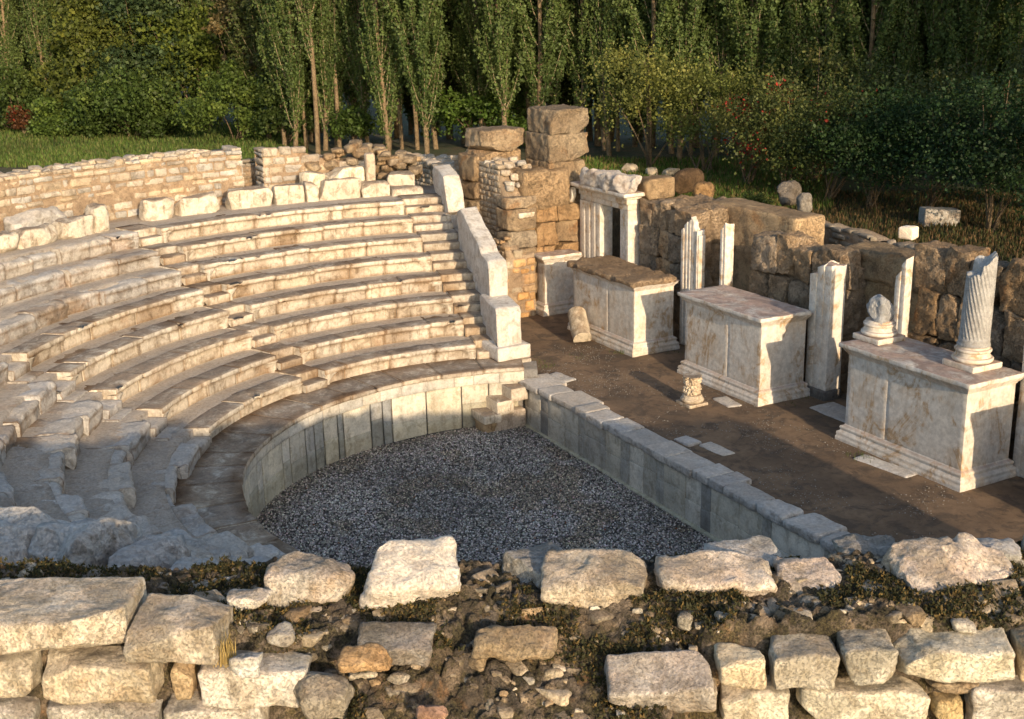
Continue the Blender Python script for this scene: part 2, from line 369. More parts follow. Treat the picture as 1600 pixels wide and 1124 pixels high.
# fill behind slabs and under the rows, walkway behind the top row
mb = MB()
arc_block(mb, *profile([(R0+.16, -.3), (R0+.16, 1.46), (R0+1.0, 1.46), (R0+1.3, 1.3)], .3), radians(153), radians(310), .3, .01, tint=(.5, .5, .5), chip=0)
arc_block(mb, *profile([(15.4, 4.3), (15.4, 4.70), (17.6, 4.72), (17.6, 4.0)], .3, .3), radians(163), radians(312), .4, .05, tint=(.7, .6, .5), chip=0)
core = [(6.9, 1.2)]
for k in range(2, 10): core += [(RK[k]+.35, ZK(k-1)-.03), (RK[k]+.35, ZK(k)-.05)]
core += [(16.5, ZK(9)-.05)]
arc_block(mb, *profile(core, .25, .3), radians(161.5), radians(301), .4, .02, tint=(.8, .75, .7), chip=0)
part(mb, 'rubble_core', MRUIN, aud)
# stairs: two steps per row
def stair(kmax, fa0, fa1, wv, sb=.27):
    for k in range(2, kmax+1):
        for j in (0, 1):
            z1 = ZK(k-1)+(ZK(k)-ZK(k-1))*(.5 if j == 0 else 1); r0 = RK[k]-.10 if j == 0 else RK[k]+sb
            r1 = RK[k]+sb+.13 if j == 0 else RK[k]+1.15; zb = ZK(k-1)-.05 if j == 0 else ZK(k-1)+.1
            A0, A1 = fa0(RK[k], j), fa1(RK[k], j)
            mb = MB(); p, n = profile([(r0+.02, zb), (r0, z1-.03), (r0+.02, z1), (r1, z1), (r1, zb)], .07)
            arc_block(mb, p, n, A0+.004/RK[k], A1-.004/RK[k], .07, .012+.03*wv, tint=tnt(.12, .04), chip=1.3+wv, dz=random.uniform(-.01, .01), dr=random.uniform(-.05, .05), lipz=(zb, z1+.3))
            part(mb, 'stair_step', MSEAT if wv < .3 else MRUIN, aud)
stair(9, lambda r, j: radians(199.1), lambda r, j: radians(199.1)+SW/r, .15)
stair(6, lambda r, j: radians(234.6), lambda r, j: radians(234.6)+SW/r, .5, .62)
def par_y(x): return 2.38+.235*(-x-6.3)
def a_par(r):
    x = -r*.97
    for _ in range(6): y = par_y(x); x = -math.sqrt(max(r*r-y*y, .1))
    return atan2(y, x)
stair(9, lambda r, j: a_par(r), lambda r, j: pi-math.asin(y_end(r)/r), .1)

# ---------------------------------------------------------------- orchestra floor and gravel
def structure(mb, name, mat): o = mb.build(name, mat); o['kind'] = 'structure'; return o
def grid(x0, x1, y0, y1, nx, ny, zf):
    X, Y = np.meshgrid(np.linspace(x0, x1, nx+1), np.linspace(y0, y1, ny+1), indexing='ij'); P = np.stack([X, Y, np.zeros_like(X)], -1)
    P[..., 2] = zf(X, Y); idx = np.arange((nx+1)*(ny+1)).reshape(nx+1, ny+1)
    F = np.stack([idx[:-1, :-1], idx[1:, :-1], idx[1:, 1:], idx[:-1, 1:]], -1).reshape(-1, 4)
    return P.reshape(-1, 3), F
def gz(X, Y): return .02+.03*fbm(np.stack([X, Y, X*0], -1)*.5, 5, 3)+.05*np.exp(-((X+5.5)**2+(Y-1)**2)/2)
mb = MB(); mb.add(*grid(-7, 7, -7, 3, 56, 40, gz)); structure(mb, 'orchestra_floor', MGBASE)
N = 62000; rr = 6.4*np.sqrt(rng.random(N*2)); aa = rng.random(N*2)*2*pi; X = rr*np.cos(aa); Y = rr*np.sin(aa)
kp = (Y < 2.6) & (X > -6.2); X = X[kp][:N]; Y = Y[kp][:N]; n_ = len(X)
oct_ = np.array([(1, 0, 0), (-1, 0, 0), (0, 1, 0), (0, -1, 0), (0, 0, 1), (0, 0, -1)], float); of = np.array([(0, 2, 4), (2, 1, 4), (1, 3, 4), (3, 0, 4), (2, 0, 5), (1, 2, 5), (3, 1, 5), (0, 3, 5)])
S = rng.uniform(.014, .036, (n_, 1, 3))*np.array([1, 1, .75]); V = oct_[None]*S; th = rng.random(n_)*pi; ph = rng.normal(0, .5, n_)
c, s = np.cos(ph)[:, None], np.sin(ph)[:, None]; V = np.stack([V[..., 0]*c+V[..., 2]*s, V[..., 1], -V[..., 0]*s+V[..., 2]*c], -1)
c, s = np.cos(th)[:, None], np.sin(th)[:, None]; V = np.stack([V[..., 0]*c-V[..., 1]*s, V[..., 0]*s+V[..., 1]*c, V[..., 2]], -1)
V += np.stack([X, Y, gz(X, Y)+rng.uniform(.0, .025, n_)], -1)[:, None]
g_ = np.where(rng.random(n_) < .25, rng.uniform(.42, .68, n_), rng.uniform(.13, .36, n_)); col = g_[:, None]*np.array([1.05, 1.0, .93])*(1+rng.normal(0, .05, (n_, 3)))*(1+.45*fbm(np.stack([X, Y, X*0], -1)*.6, 77, 4))[:, None]; br_ = sm(fbm(np.stack([X, Y, X*0], -1)*.9+7, 78, 4), .15, .45)+.6*sm(np.hypot(X, Y), 5.6, 6.2); col = col*(1-np.clip(br_, 0, .7)[:, None]*np.array([.12, .22, .38]))
lf_ = rng.random(n_) < .004; col[lf_] = [.22, .09, .04]
mb = MB(); mb.add(V.reshape(-1, 3), (of[None]+(np.arange(n_)*6)[:, None, None]).reshape(-1, 3), np.repeat(col, 6, 0))
o = mb.build('gravel', MPEB, smooth=False); o['kind'] = 'stuff'; tag(o, 'dark grey and white gravel spread over the orchestra floor', 'gravel')
# ---------------------------------------------------------------- terrain
def terr(X, Y):
    P = np.stack([X, Y, X*0], -1); r = np.hypot(X, Y)
    base = 3.0+.12*fbm(P*.12, 8, 4)+.05*fbm(P*.8, 9, 3)+.012*np.maximum(0, r-120)
    inside = np.maximum(sm(r, 18.6, 17.2)*(Y < 4), sm(np.abs(X), 24, 22)*sm(Y, 10.6, 10.0)*(Y > -1)) if False else 0
    m1 = (1-sm(r, 17.0, 18.0)); m2 = (1-sm(np.abs(X), 20.5, 21.5))*(1-sm(Y, 10.2, 11.2))*sm(Y, 2, 3)
    inside = np.maximum(m1, m2)
    m3 = (1-sm(X, -19.5, -18.5))*(1-sm(Y, 10.0, 11.0))*sm(Y, 6, 7)*0
    return base*(1-inside)+(-.4)*inside
gx = np.concatenate([-np.geomspace(700, 30, 24), np.linspace(-29, 29, 110), np.geomspace(30, 700, 24)])
X, Y = np.meshgrid(gx, gx, indexing='ij'); Pt = np.stack([X, Y, terr(X, Y)], -1); idx = np.arange(X.size).reshape(X.shape)
F = np.stack([idx[:-1, :-1], idx[1:, :-1], idx[1:, 1:], idx[:-1, 1:]], -1).reshape(-1, 4)
kk = NT('meadow soil'); g = kk.n('ShaderNodeNewGeometry'); P_ = g.outputs['Position']
cc = kk.mix(kk.ramp(kk.noise(P_, .35, 6, .7), .42, .6), (.045, .065, .018), (.10, .075, .035)); cc = kk.mix(kk.ramp(kk.noise(P_, 6, 6, .7), .4, .65), cc, (.03, .04, .012))
kk.l(cc, kk.b.inputs['Base Color']); kk.b.inputs['Roughness'].default_value = 1
bb = kk.n('ShaderNodeBump'); bb.inputs['Strength'].default_value = 1; bb.inputs['Distance'].default_value = .1; kk.l(kk.noise(P_, 8, 6, .8), bb.inputs['Height']); kk.l(bb.outputs[0], kk.b.inputs['Normal'])
mb = MB(); mb.add(Pt.reshape(-1, 3), F); structure(mb, 'ground', kk.m)
mb = MB(); mb.add(*grid(-20, 20, 2.5, 10.2, 160, 40, lambda X, Y: STAGE_Z+.035*fbm(np.stack([X, Y, X*0], -1)*.7, 3, 4, .6)+.012*fbm(np.stack([X, Y, X*0], -1)*5, 4, 2))); structure(mb, 'stage_floor', MEARTH)
# little stones lying on the earth of the stage
N = 5000; X = rng.uniform(-9, 7, N); Y = rng.uniform(3.3, 6.4, N); kp = fbm(np.stack([X, Y, X*0], -1)*.8, 66, 3) > .08*rng.normal(0, 1, N)+.05; X, Y = X[kp], Y[kp]; N = len(X); V = oct_[None]*(rng.uniform(.006, .022, (N, 1, 3))*np.array([1, 1, .6]))+np.stack([X, Y, np.full(N, STAGE_Z+.01)], -1)[:, None]
g_ = rng.uniform(.12, .36, (N, 1))*np.array([1, .92, .8]); mb = MB(); mb.add(V.reshape(-1, 3), (of[None]+(np.arange(N)*6)[:, None, None]).reshape(-1, 3), np.repeat(g_, 6, 0))
o = mb.build('pebbles', MPEB, smooth=False); o['kind'] = 'stuff'; tag(o, 'tiny pale pebbles strewn over the brown earth of the stage', 'pebbles')

# ---------------------------------------------------------------- stage front wall
YW = 2.55
sf = thing('stage_front_wall', 'low slab-faced stage wall with worn cap stones beside the gravel', 'wall', (0, YW, 0))
x = -5.75; i = 0
while x < 8.2:
    wd = random.uniform(.22, .38) if i % 3 == 1 else random.uniform(.5, .95)
    cl = random.choice([(.5, .52, .55), (.75, .77, .78)]) if i % 3 == 1 else random.choice([(1.05, 1.04, .98), (.95, .95, .92), (.8, .81, .81), (1.2, 1.2, 1.18)])
    mb = MB(); mid = random.uniform(.5, .72); up = random.uniform(-.02, .02)
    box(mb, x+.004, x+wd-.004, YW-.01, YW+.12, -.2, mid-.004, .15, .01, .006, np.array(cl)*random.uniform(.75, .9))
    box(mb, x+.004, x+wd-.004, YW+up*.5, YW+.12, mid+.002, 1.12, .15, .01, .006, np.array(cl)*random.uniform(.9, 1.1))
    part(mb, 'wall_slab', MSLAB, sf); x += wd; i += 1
mb = MB(); box(mb, -5.8, 8.2, YW+.1, YW+.75, -.2, 1.13, .3, .02, .02, (.6, .58, .5)); part(mb, 'wall_core', MRUIN, sf)
mb = MB(); box(mb, -5.8, 8.2, YW-.09, YW+.05, -.1, .07, .15, .02, .012, (.8, .82, .7)); part(mb, 'wall_foot', MSLAB, sf)
x = -6.0
while x < 8.2:
    wd = random.uniform(.5, 1.15); wk = x > 2.2
    mb = MB(); y0 = YW-.10+random.uniform(-.03, .04); y1 = YW+random.uniform(.55, .8) if not wk else YW+random.uniform(.4, .75)
    zt = 1.27+random.uniform(-.02, .03)+(random.uniform(0, .06) if wk else 0)
    P, F = rock((wd-.01, y1-y0, zt-1.1), .055, .03 if not wk else .07, .022 if not wk else .05, 2.2)
    P += np.array([x+wd/2, (y0+y1)/2, (zt+1.1)/2]); mb.add(P, F, tnt(.1, .03)); part(mb, 'cap_stone', MRUIN, sf); x += wd
# corner steps between bench and stage
st = thing('corner_steps', 'three small marble steps in the far corner of the gravel floor', 'steps', (-5.9, 2.0, 0))
mb = MB(); box(mb, -6.25, -5.60, 1.55, 2.5, .0, .52, .1, .05, .03, (.95, .85, .75)); part(mb, 'step_base', MRUIN, st)
for (x0, x1, y0, y1, z0, z1) in ((-6.25, -5.45, 1.22, 1.70, .34, .56), (-6.25, -5.5, 1.62, 2.10, .50, .86), (-6.25, -5.5, 2.02, 2.5, .80, 1.14)):
    mb = MB(); box(mb, x0, x1, y0, y1, z0, z1, .06, .02, .012, tnt(.05, .02)); part(mb, 'step', MSEAT, st)
mb = MB(); P, F = rock((.5, .36, .46), .06, .1, .03, taper=-.3); mb.add(P+np.array([-5.86, 1.44, .17]), F, (.6, .5, .38)); part(mb, 'step_bracket', MSEAT, st)

# ---------------------------------------------------------------- parapets beside the far stair
def parapet(name, label, prof, y, th, mat=MSEAT, amp=.02, back=None, tilt=0):
    "side outline (x,z) given thickness along y; bevelled slab"
    o = thing(name, label, 'parapet', (prof[0][0], y, min(p[1] for p in prof)), 'carved parapets of the far stair')
    p = np.array(prof, float); L = []
    for i in range(len(p)):
        a, b = p[i], p[(i+1) % len(p)]; n = max(1, int(np.linalg.norm(b-a)/.07))
        for j in range(n): L.append(a+(b-a)*j/n)
    L = np.array(L); c = L.mean(0); tg = np.roll(L, -1, 0)-np.roll(L, 1, 0); tg /= np.linalg.norm(tg, axis=1, keepdims=True); nn = np.stack([tg[:, 1], -tg[:, 0]], 1)
    if (nn*(L-c)).sum() < 0: nn = -nn
    rows = [(0, -.03), (.03, 0)]+[(t, 0) for t in np.linspace(.03, th-.03, max(2, int(th/.08)))[1:]]+[(th, -.03)]
    V = []
    for t, ins in rows:
        Q = L+nn*ins; V.append(np.stack([Q[:, 0], np.full(len(Q), y+t), Q[:, 1]], 1))
    V = np.array(V); V[..., 1] += par_y(V[..., 0])-par_y(p[0][0]) if tilt else 0
    V = V+np.stack([fbm(V*2+3, 1), fbm(V*2+7, 2), fbm(V*2+11, 3)], -1)*amp
    m, k = V.shape[:2]; idx = np.arange(m*k).reshape(m, k); i2 = np.roll(idx, -1, 1)
    F = np.stack([idx[:-1], idx[1:], i2[1:], i2[:-1]], -1).reshape(-1, 4); mb = MB()
    mb.add(V.reshape(-1, 3), F)
    for e, fl in ((0, 1), (m-1, 0)):
        # concentric inset cap for displacement
        ring = [V[e]+(V[e].mean(0)-V[e])*q for q in (0, .25, .5, .75, .98)]; W = np.concatenate(ring); ii = np.arange(len(W)).reshape(5, k); jj = np.roll(ii, -1, 1)
        Fc = np.stack([ii[:-1], ii[1:], jj[1:], jj[:-1]], -1).reshape(-1, 4); mb.add(W, Fc if fl else Fc[:, ::-1])
    part(mb, 'parapet_body', mat, o); return o
o = parapet('parapet', 'lowest carved marble parapet block ending the far stair, with concave side moulding', [(-6.6, 2.0), (-6.63, 2.85), (-6.75, 2.97), (-8.3, 3.0), (-8.5, 2.9), (-8.5, 1.6), (-6.55, 1.6), (-6.55, 2.0)], 2.22, .72, MPAR, .03, tilt=1)
mb = MB(); box(mb, -7.4, -6.38, 2.12, 3.1, 1.62, 1.98, .06, .03, .02)
part(mb, 'base_moulding', MPAR, o)
parapet('parapet', 'long sloping marble parapet slab halfway up the far stair', [(-7.95, 2.95), (-7.95, 3.7), (-8.2, 3.9), (-8.8, 3.98), (-9.0, 4.12), (-11.3, 4.85), (-11.75, 4.7), (-11.8, 3.4), (-9.5, 2.6)], 2.72, .55, MPAR, .04, tilt=1)
parapet('parapet', 'upright broken marble parapet slab at the top of the far stair', [(-13.0, 4.45), (-13.15, 5.0), (-13.6, 5.45), (-14.9, 5.65), (-15.3, 5.4), (-15.0, 4.85), (-13.6, 4.3)], 3.9, .55, MPAR, .06, tilt=1)
# masonry under / behind the parapets
ap = thing('stair_side_wall', 'rough wall under the carved parapets of the far stair', 'wall', (-10, 3.3, 1.2))
mb = MB()
for i in range(9):
    xx = -6.5-i*.95; zt = min(1.55+.42*max(0, i-.5), 4.4); box(mb, xx-.95, xx, par_y(xx)+.05, par_y(xx)+.75, 1.0, zt, .14, .04, .03, tnt(.1, .03, (.85, .78, .68)))
part(mb, 'wall_body', MRUIN, ap)

# ---------------------------------------------------------------- masonry helper
def masonry(mbS, mbM, fr, L, z0, topf, course=(.16, .24), wid=(.2, .5), th=.5, res=.09, rad=.035, amp=.02, jit=.015, gap=.02, tv=.14, hue=.06, mort=True, depth=.22, base=(1, 1, 1), drop=None):
    "fr(u) -> (point at z=0 on the outer face, angle of face normal)"
    z = z0
    while True:
        h = random.uniform(*course); u = -random.uniform(0, .2); anyone = False
        while u < L:
            wd = random.uniform(*wid)*(1 if h > .12 else 1.2); u1 = min(u+wd, L); uc = max(0, (u+u1)/2)
            if drop and random.random() < drop(uc, z)*(.5+nz1(uc, z*.7, .8)*1.3): u = u1; anyone = True; continue
            if z+h <= topf(uc)+.1 and u1-max(u, 0) > .06:
                anyone = True; u0_ = max(u, 0); P0, an = fr(uc); hh = h-gap
                B = basis(an+random.uniform(-.03, .03), 0)
                P, F = rock((depth+random.uniform(-.02, .02), u1-u0_-gap, hh*random.choice((1, 1, 1, .9, .8))), res, rad, amp, B=B, skew=.14)
                nrm = np.array([cos(an), sin(an), 0])
                mbS.add(P+np.array([P0[0], P0[1], z+h/2+random.uniform(-jit, jit)*.5])-nrm*(depth/2-random.uniform(-jit, jit)), F, tnt(tv, hue, base))
            u = u1
        z += h
        if not anyone or z > z0+12: break
    if mort:
        n = max(2, int(L/.25)); zz = 8
        V = []; 
        for i in range(n+1):
            u = L*i/n; P0, an = fr(u); nrm = np.array([cos(an), sin(an)]); t = topf(u)
            for j in range(zz+1):
                q = P0[:2]-nrm*.03; V.append((q[0], q[1], z0-.1+(t-z0)*j/zz))
            for q_ in (.35, .7, 1.): q = P0[:2]-nrm*(.03+(th-.06)*q_); V.append((q[0], q[1], t-.1))
            for j in (1, .5, 0): q = P0[:2]-nrm*(th-.03); V.append((q[0], q[1], z0-.1+(t-z0-.02)*j))
        V = np.array(V); k = zz+1+6; V = V+np.stack([fbm(V*3, 1), fbm(V*3+9, 2), fbm(V*3+19, 3)], 1)*.03
        idx = np.arange((n+1)*k).reshape(n+1, k); mbM.add(V, np.stack([idx[:-1, :-1], idx[1:, :-1], idx[1:, 1:], idx[:-1, 1:]], -1).reshape(-1, 4))
def endcap(mb, fr, u, z0, top, th, base=(1, 1, 1), out=1):
    P0, an = fr(u); nrm = np.array([cos(an), sin(an), 0]); tg = np.array([-sin(an), cos(an), 0])*out; z = z0
    while z < top-.06:
        h = min(random.uniform(.16, .3), top-z+.02); k = random.choice((1, 2)); 
        for j in range(k):
            w_ = th/k; P, F = rock((w_-.02, .32, h-.02), .07, .04, .035, B=basis(an), skew=.14, cuts=2); mb.add(P+np.array([P0[0], P0[1], z+h/2])-nrm*(w_*(j+.5)+.02)+tg*.02, F, tnt(.2, .08, base))
        z += h
def straight(a, b):
    a = np.array(a, float); b = np.array(b, float); d = (b-a)/np.linalg.norm(b-a); an = atan2(-d[0], d[1])   # normal to the right of a->b
    return (lambda u: (np.array([a[0]+d[0]*u, a[1]+d[1]*u, 0]), an)), float(np.linalg.norm(b-a))
def circ(r, a0, a1, inward=True):
    return (lambda u: (np.array([r*cos(a0+(a1-a0)*u/(abs(a1-a0)*r)), r*sin(a0+(a1-a0)*u/(abs(a1-a0)*r)), 0]), a0+(a1-a0)*u/(abs(a1-a0)*r)+(pi if inward else 0))), abs(a1-a0)*r
def nz1(u, s, f=1.2): return float(fbm(np.array([u*f, s*3.3, .5]), 1, 3))
def wall_thing(name, label, loc, cat='wall', group=None): return thing(name, label, cat, loc, group)
def loose(mb, pts, size, mat=None, n=1, sink=.3, **k):
    for p in pts:
        s = np.array(size)*random.uniform(.7, 1.25); P, F = rock(s, .09, s.min()*.25, s.min()*.18, B=basis(random.uniform(0, 6), random.uniform(-.25, .25)), squash=.15, skew=.25, cuts=5)
        mb.add(P+np.array(p)+np.array([0, 0, s[2]*(.5-sink)]), F, tnt(.2, .08))

# far auditorium back wall, left piece (curved, 187 to 232 deg)
fr, L = circ(17.0, radians(184.4), radians(236))
wl = wall_thing('coursed_stone_wall', 'long curved wall of cream stones behind the upper left seats', (-16.8, -2, 4.7))
mbS, mbM = MB(), MB()
def topL(u): return 6.42+.06*nz1(u, 1)-(.14 if (u > 5 and nz1(u, 4, .6) > .15) else 0)
masonry(mbS, mbM, fr, L, 4.72, topL, (.12, .27), (.2, .72), 1.0, .09, .05, .035, .03, .022, .24, .10, drop=lambda u, z: .55*float(sm(np.array(z), 5.7, 5.2)))
endcap(mbS, fr, .12, 4.0, 6.42, 1.0); part(mbM, 'mortar_core', MMORT, wl); part(mbS, 'stone_facing', MWALL, wl)
mb = MB()
for i in range(150):
    u = random.uniform(.4, L); q, an = fr(u); dd = random.uniform(.15, .9); q = q-np.array([cos(an), sin(an), 0])*dd
    hgt = .42*max(0, 1-abs(u-11.0)/3.2)+.25*max(0, 1-abs(u-2.1)/1.2)*random.random(); loose(mb, [(q[0], q[1], topL(u)-.12+hgt*random.random())], (.32, .26, .17))
part(mb, 'top_rubble', MWALL, wl)
# middle piece and tumbled rubble
fr2, L2 = circ(17.2, radians(170.5), radians(181.8))
wm = wall_thing('coursed_stone_wall', 'short stone wall with a tumbled end behind the topmost seats, left of the far stair', (-17, 1, 4.7))
mbS, mbM = MB(), MB(); tm = lambda u: 5.95+.38*float(sm(np.array(u), 1.2, 2.5))-.12*(u < .8)+.04*nz1(u, 7)
masonry(mbS, mbM, fr2, L2, 4.72, tm, (.2, .3), (.35, .7), .8, .11, .05, .03, .03, .025, .18, .09)
endcap(mbS, fr2, L2-.12, 4.0, 6.3, .85); part(mbM, 'mortar_core', MMORT, wm); part(mbS, 'stone_facing', MWALL, wm)
mb = MB()
for i in range(110):
    a_ = radians(random.uniform(164.5, 177)); r_ = random.uniform(17.1, 18.3); top = 6.25-abs(degrees(a_)-171.5)*.09
    loose(mb, [(r_*cos(a_), r_*sin(a_), random.uniform(5.0, top))], (.42, .34, .24))
part(mb, 'tumbled_rubble', MASH, wm)
mb = MB(); P, F = rock((.28, .3, .9), .08, .05, .03); mb.add(P+at(578, 262, 5.6), F, (1.25, 1.2, 1.15)); tag(mb.build('marble_post', MWALL), 'small upright marble post on the short wall above the top seats', 'post')
# gap with low rubble wall
wg = wall_thing('low_rubble_wall', 'low dark rubble wall in the overgrown gap between the two back walls', (-19, 0, 4))
mbS, mbM = MB(), MB(); fr3, L3 = straight((-19.0, -1.0), (-18.6, 1.6)); fr3, L3 = straight((-18.4, 1.8), (-18.9, -1.2)); fr3 = (lambda f: (lambda u: (f(u)[0], f(u)[1]+pi)))(fr3)
masonry(mbS, mbM, fr3, L3, 3.4, lambda u: 5.75+.05*nz1(u, 2), (.1, .18), (.2, .5), .5, .09, .04, .03, .03, .02, .2, .08, base=(.7, .66, .6)); part(mbM, 'mortar_core', MMORT, wg); part(mbS, 'stone_facing', MWALL, wg)

# ---------------------------------------------------------------- hall side wall (small blocks) with brown bands
sw_ = wall_thing('side_wall', 'tall side wall of small squared stones right of the far stair', (-14, 5.5, 1.2))
mbS, mbM = MB(), MB(); frs, Ls = straight((-20.5, 5.6), (-12.0, 5.5)); frs = straight((-20.5, 5.6), (-12.0, 5.5))[0]
def tops(u):
    x = -20.5+u; t = 5.3 if x < -16 else 5.75
    t -= .9*float(sm(np.array(x), -12.9, -12.0)); return t+.08*nz1(u, 9)
skip = lambda u: (-15.35 < -20.5+u < -14.1) or (-20.5+u > -12.75)
class Filt(MB):
    def add(s, V, F, tint=(1, 1, 1)):
        c = np.asarray(V).mean(0)
        if (-15.3 < c[0] < -14.2) or c[0] > -12.7: return
        MB.add(s, V, F, tint)
mbS = Filt()
masonry(mbS, mbM, frs, Ls, 1.0, tops, (.15, .2), (.17, .32), 1.2, .09, .035, .016, .012, .018, .14, .05, base=(.92, .88, .82))
part(mbM, 'mortar_core', MMORT, sw_); part(mbS, 'stone_facing', MWALL, sw_)
for x0, x1, zt in ((-15.35, -14.15, 6.0), (-12.75, -11.95, 4.9)):
    mb = MB(); z = 1.0
    while z < zt-.1:
        h = random.uniform(.55, .85); h = min(h, zt-z); box(mb, x0, x1, 5.38, 6.4, z, z+h-.01, .06, .04, .06, tnt(.15, .06), 3, cuts=3); z += h
    part(mb, 'ashlar_pier', MASH, sw_)
mb = MB()
for i in range(130):
    x = random.uniform(-20.3, -12.3); loose(mb, [(x, random.uniform(5.55, 6.6), tops(x+20.5)-.1+random.uniform(0, .12))], (.34, .28, .18))
part(mb, 'top_rubble', MWALL, sw_)
# end face of the side wall towards the stage (ashlar, lit)
ew = wall_thing('ashlar_wall_end', 'orange weathered ashlar wall end between the side wall and the marble doorway', (-12.3, 7.2, 1.2))
z = 1.0; hs = [.75, .8, .7, .75, .5]
for h in hs:
    for y0, y1 in ((5.62, 6.45), (6.45, 7.2), (7.2, 8.4)):
        if random.random() < .2: pass
        xe = -12.03+random.uniform(-.10, .08); mb = MB(); zt = z+h
        if y0 < 5.7 and zt > 4.0: continue
        box(mb, -13.6, xe, y0+.005, y1-.005, z, zt-.006, .05, .03, .07, tnt(.16, .10, (1.05, .95, .82)), 3.5, cuts=2); part(mb, 'ashlar_block', MASH, ew)
    z += h
mb = MB(); box(mb, -13.7, -11.95, 6.0, 7.62, 4.42, 5.62, .05, .12, .09, (.95, .9, .8), 2.5); part(mb, 'top_block', MROUGH, ew)
mb = MB(); box(mb, -12.3, -11.86, 5.75, 6.3, 4.22, 4.40, .05, .04, .04, (.85, .82, .75), 3.5, cuts=4); part(mb, 'impost_block', MPED, ew)
# tall stack behind, right
ts = wall_thing('block_pillar', 'tallest pillar of stacked square stone blocks against the trees', (-13.4, 7.9, 4.4), 'pillar')
z = 4.35
for h, y0, y1, x0 in ((.72, 7.05, 8.4, -13.5), (.75, 7.0, 8.45, -13.7), (.86, 7.02, 8.42, -13.8), (.76, 7.1, 8.4, -13.7)):
    mb = MB(); box(mb, x0, -12.2, y0, y1, z, z+h-.01, .045, .04, .07, tnt(.1, .05, (.92, .90, .86)), 4.5, cuts=2, skew=.04); part(mb, 'stone_block', MASH, ts); z += h-.01
t2 = wall_thing('block_pillar', 'shorter pillar of two stone blocks on top of the side wall', (-14.7, 6, 5.4), 'pillar')
for (x0, x1, y0, y1, z0, z1) in ((-15.3, -14.0, 5.55, 7.0, 5.55, 6.05), (-15.25, -13.9, 5.6, 7.1, 6.05, 6.72)):
    mb = MB(); box(mb, x0, x1, y0, y1, z0, z1, .045, .05, .07, tnt(.08, .05), 3.5, cuts=4, skew=.05); part(mb, 'stone_block', MASH if z0 > 6 else MROUGH, t2)
# ragged rubble stub between the parapet and pedestal one
rs = wall_thing('rubble_wall_stub', 'ragged stub of orange and brown rubble left of the first pedestal', (-12, 5, 1.2))
mbS, mbM = MB(), MB(); z = 1.1
fr4, L4 = straight((-14.0, 5.25), (-11.75, 5.25)); masonry(mbS, mbM, fr4, L4, 1.1, lambda u: 3.55-.5*max(0, 1.1-u)+.2*nz1(u, 3, 3)-.5*(u > 2.), (.1, .19), (.16, .38), .5, .07, .045, .03, .05, .02, .25, .2, base=(.8, .68, .55))
fr5, L5 = straight((-11.72, 5.2), (-11.72, 6.2)); masonry(mbS, mbM, fr5, L5, 1.1, lambda u: 3.2+.15*nz1(u, 5, 3), (.18, .34), (.25, .5), .5, .07, .06, .04, .05, .02, .2, .2, base=(1.05, .85, .62))
part(mbM, 'mortar_core', MMORT, rs); part(mbS, 'stone_facing', MWALL, rs)

# ---------------------------------------------------------------- moulded pedestals
def ring_profile(mb, x0, x1, y0, y1, prof, amp=.006, tint=(1, 1, 1), res=.12, skipback=False):
    "sweep a (out, z) profile round a rectangle"
    seg = []
    cs = [(x0, y0), (x1, y0), (x1, y1), (x0, y1)]; dn = [(-1, -1), (1, -1), (1, 1), (-1, 1)]
    out, nn = profile([(p[0], p[1]) for p in prof], .05, .05); out = np.array(out); k = len(out)
    V = []; 
    for i in range(4):
        a, b = np.array(cs[i]), np.array(cs[(i+1) % 4]); da, db = np.array(dn[i]), np.array(dn[(i+1) % 4]); n = max(2, int(np.linalg.norm(b-a)/res))
        t = np.linspace(0, 1, n+1)
        Q = (a+(b-a)*t[:, None])[:, None, :]+((da+(db-da)*t[:, None])[:, None, :])*out[None, :, 0:1]
        P = np.concatenate([Q, np.broadcast_to(out[None, :, 1:2], (n+1, k, 1))], -1)
        P = P+np.stack([fbm(P*3, 1), fbm(P*3+5, 2), fbm(P*3+9, 3)], -1)*amp
        idx = np.arange((n+1)*k).reshape(n+1, k); mb.add(P.reshape(-1, 3), np.stack([idx[:-1, :-1], idx[1:, :-1], idx[1:, 1:], idx[:-1, 1:]], -1).reshape(-1, 4), tint)
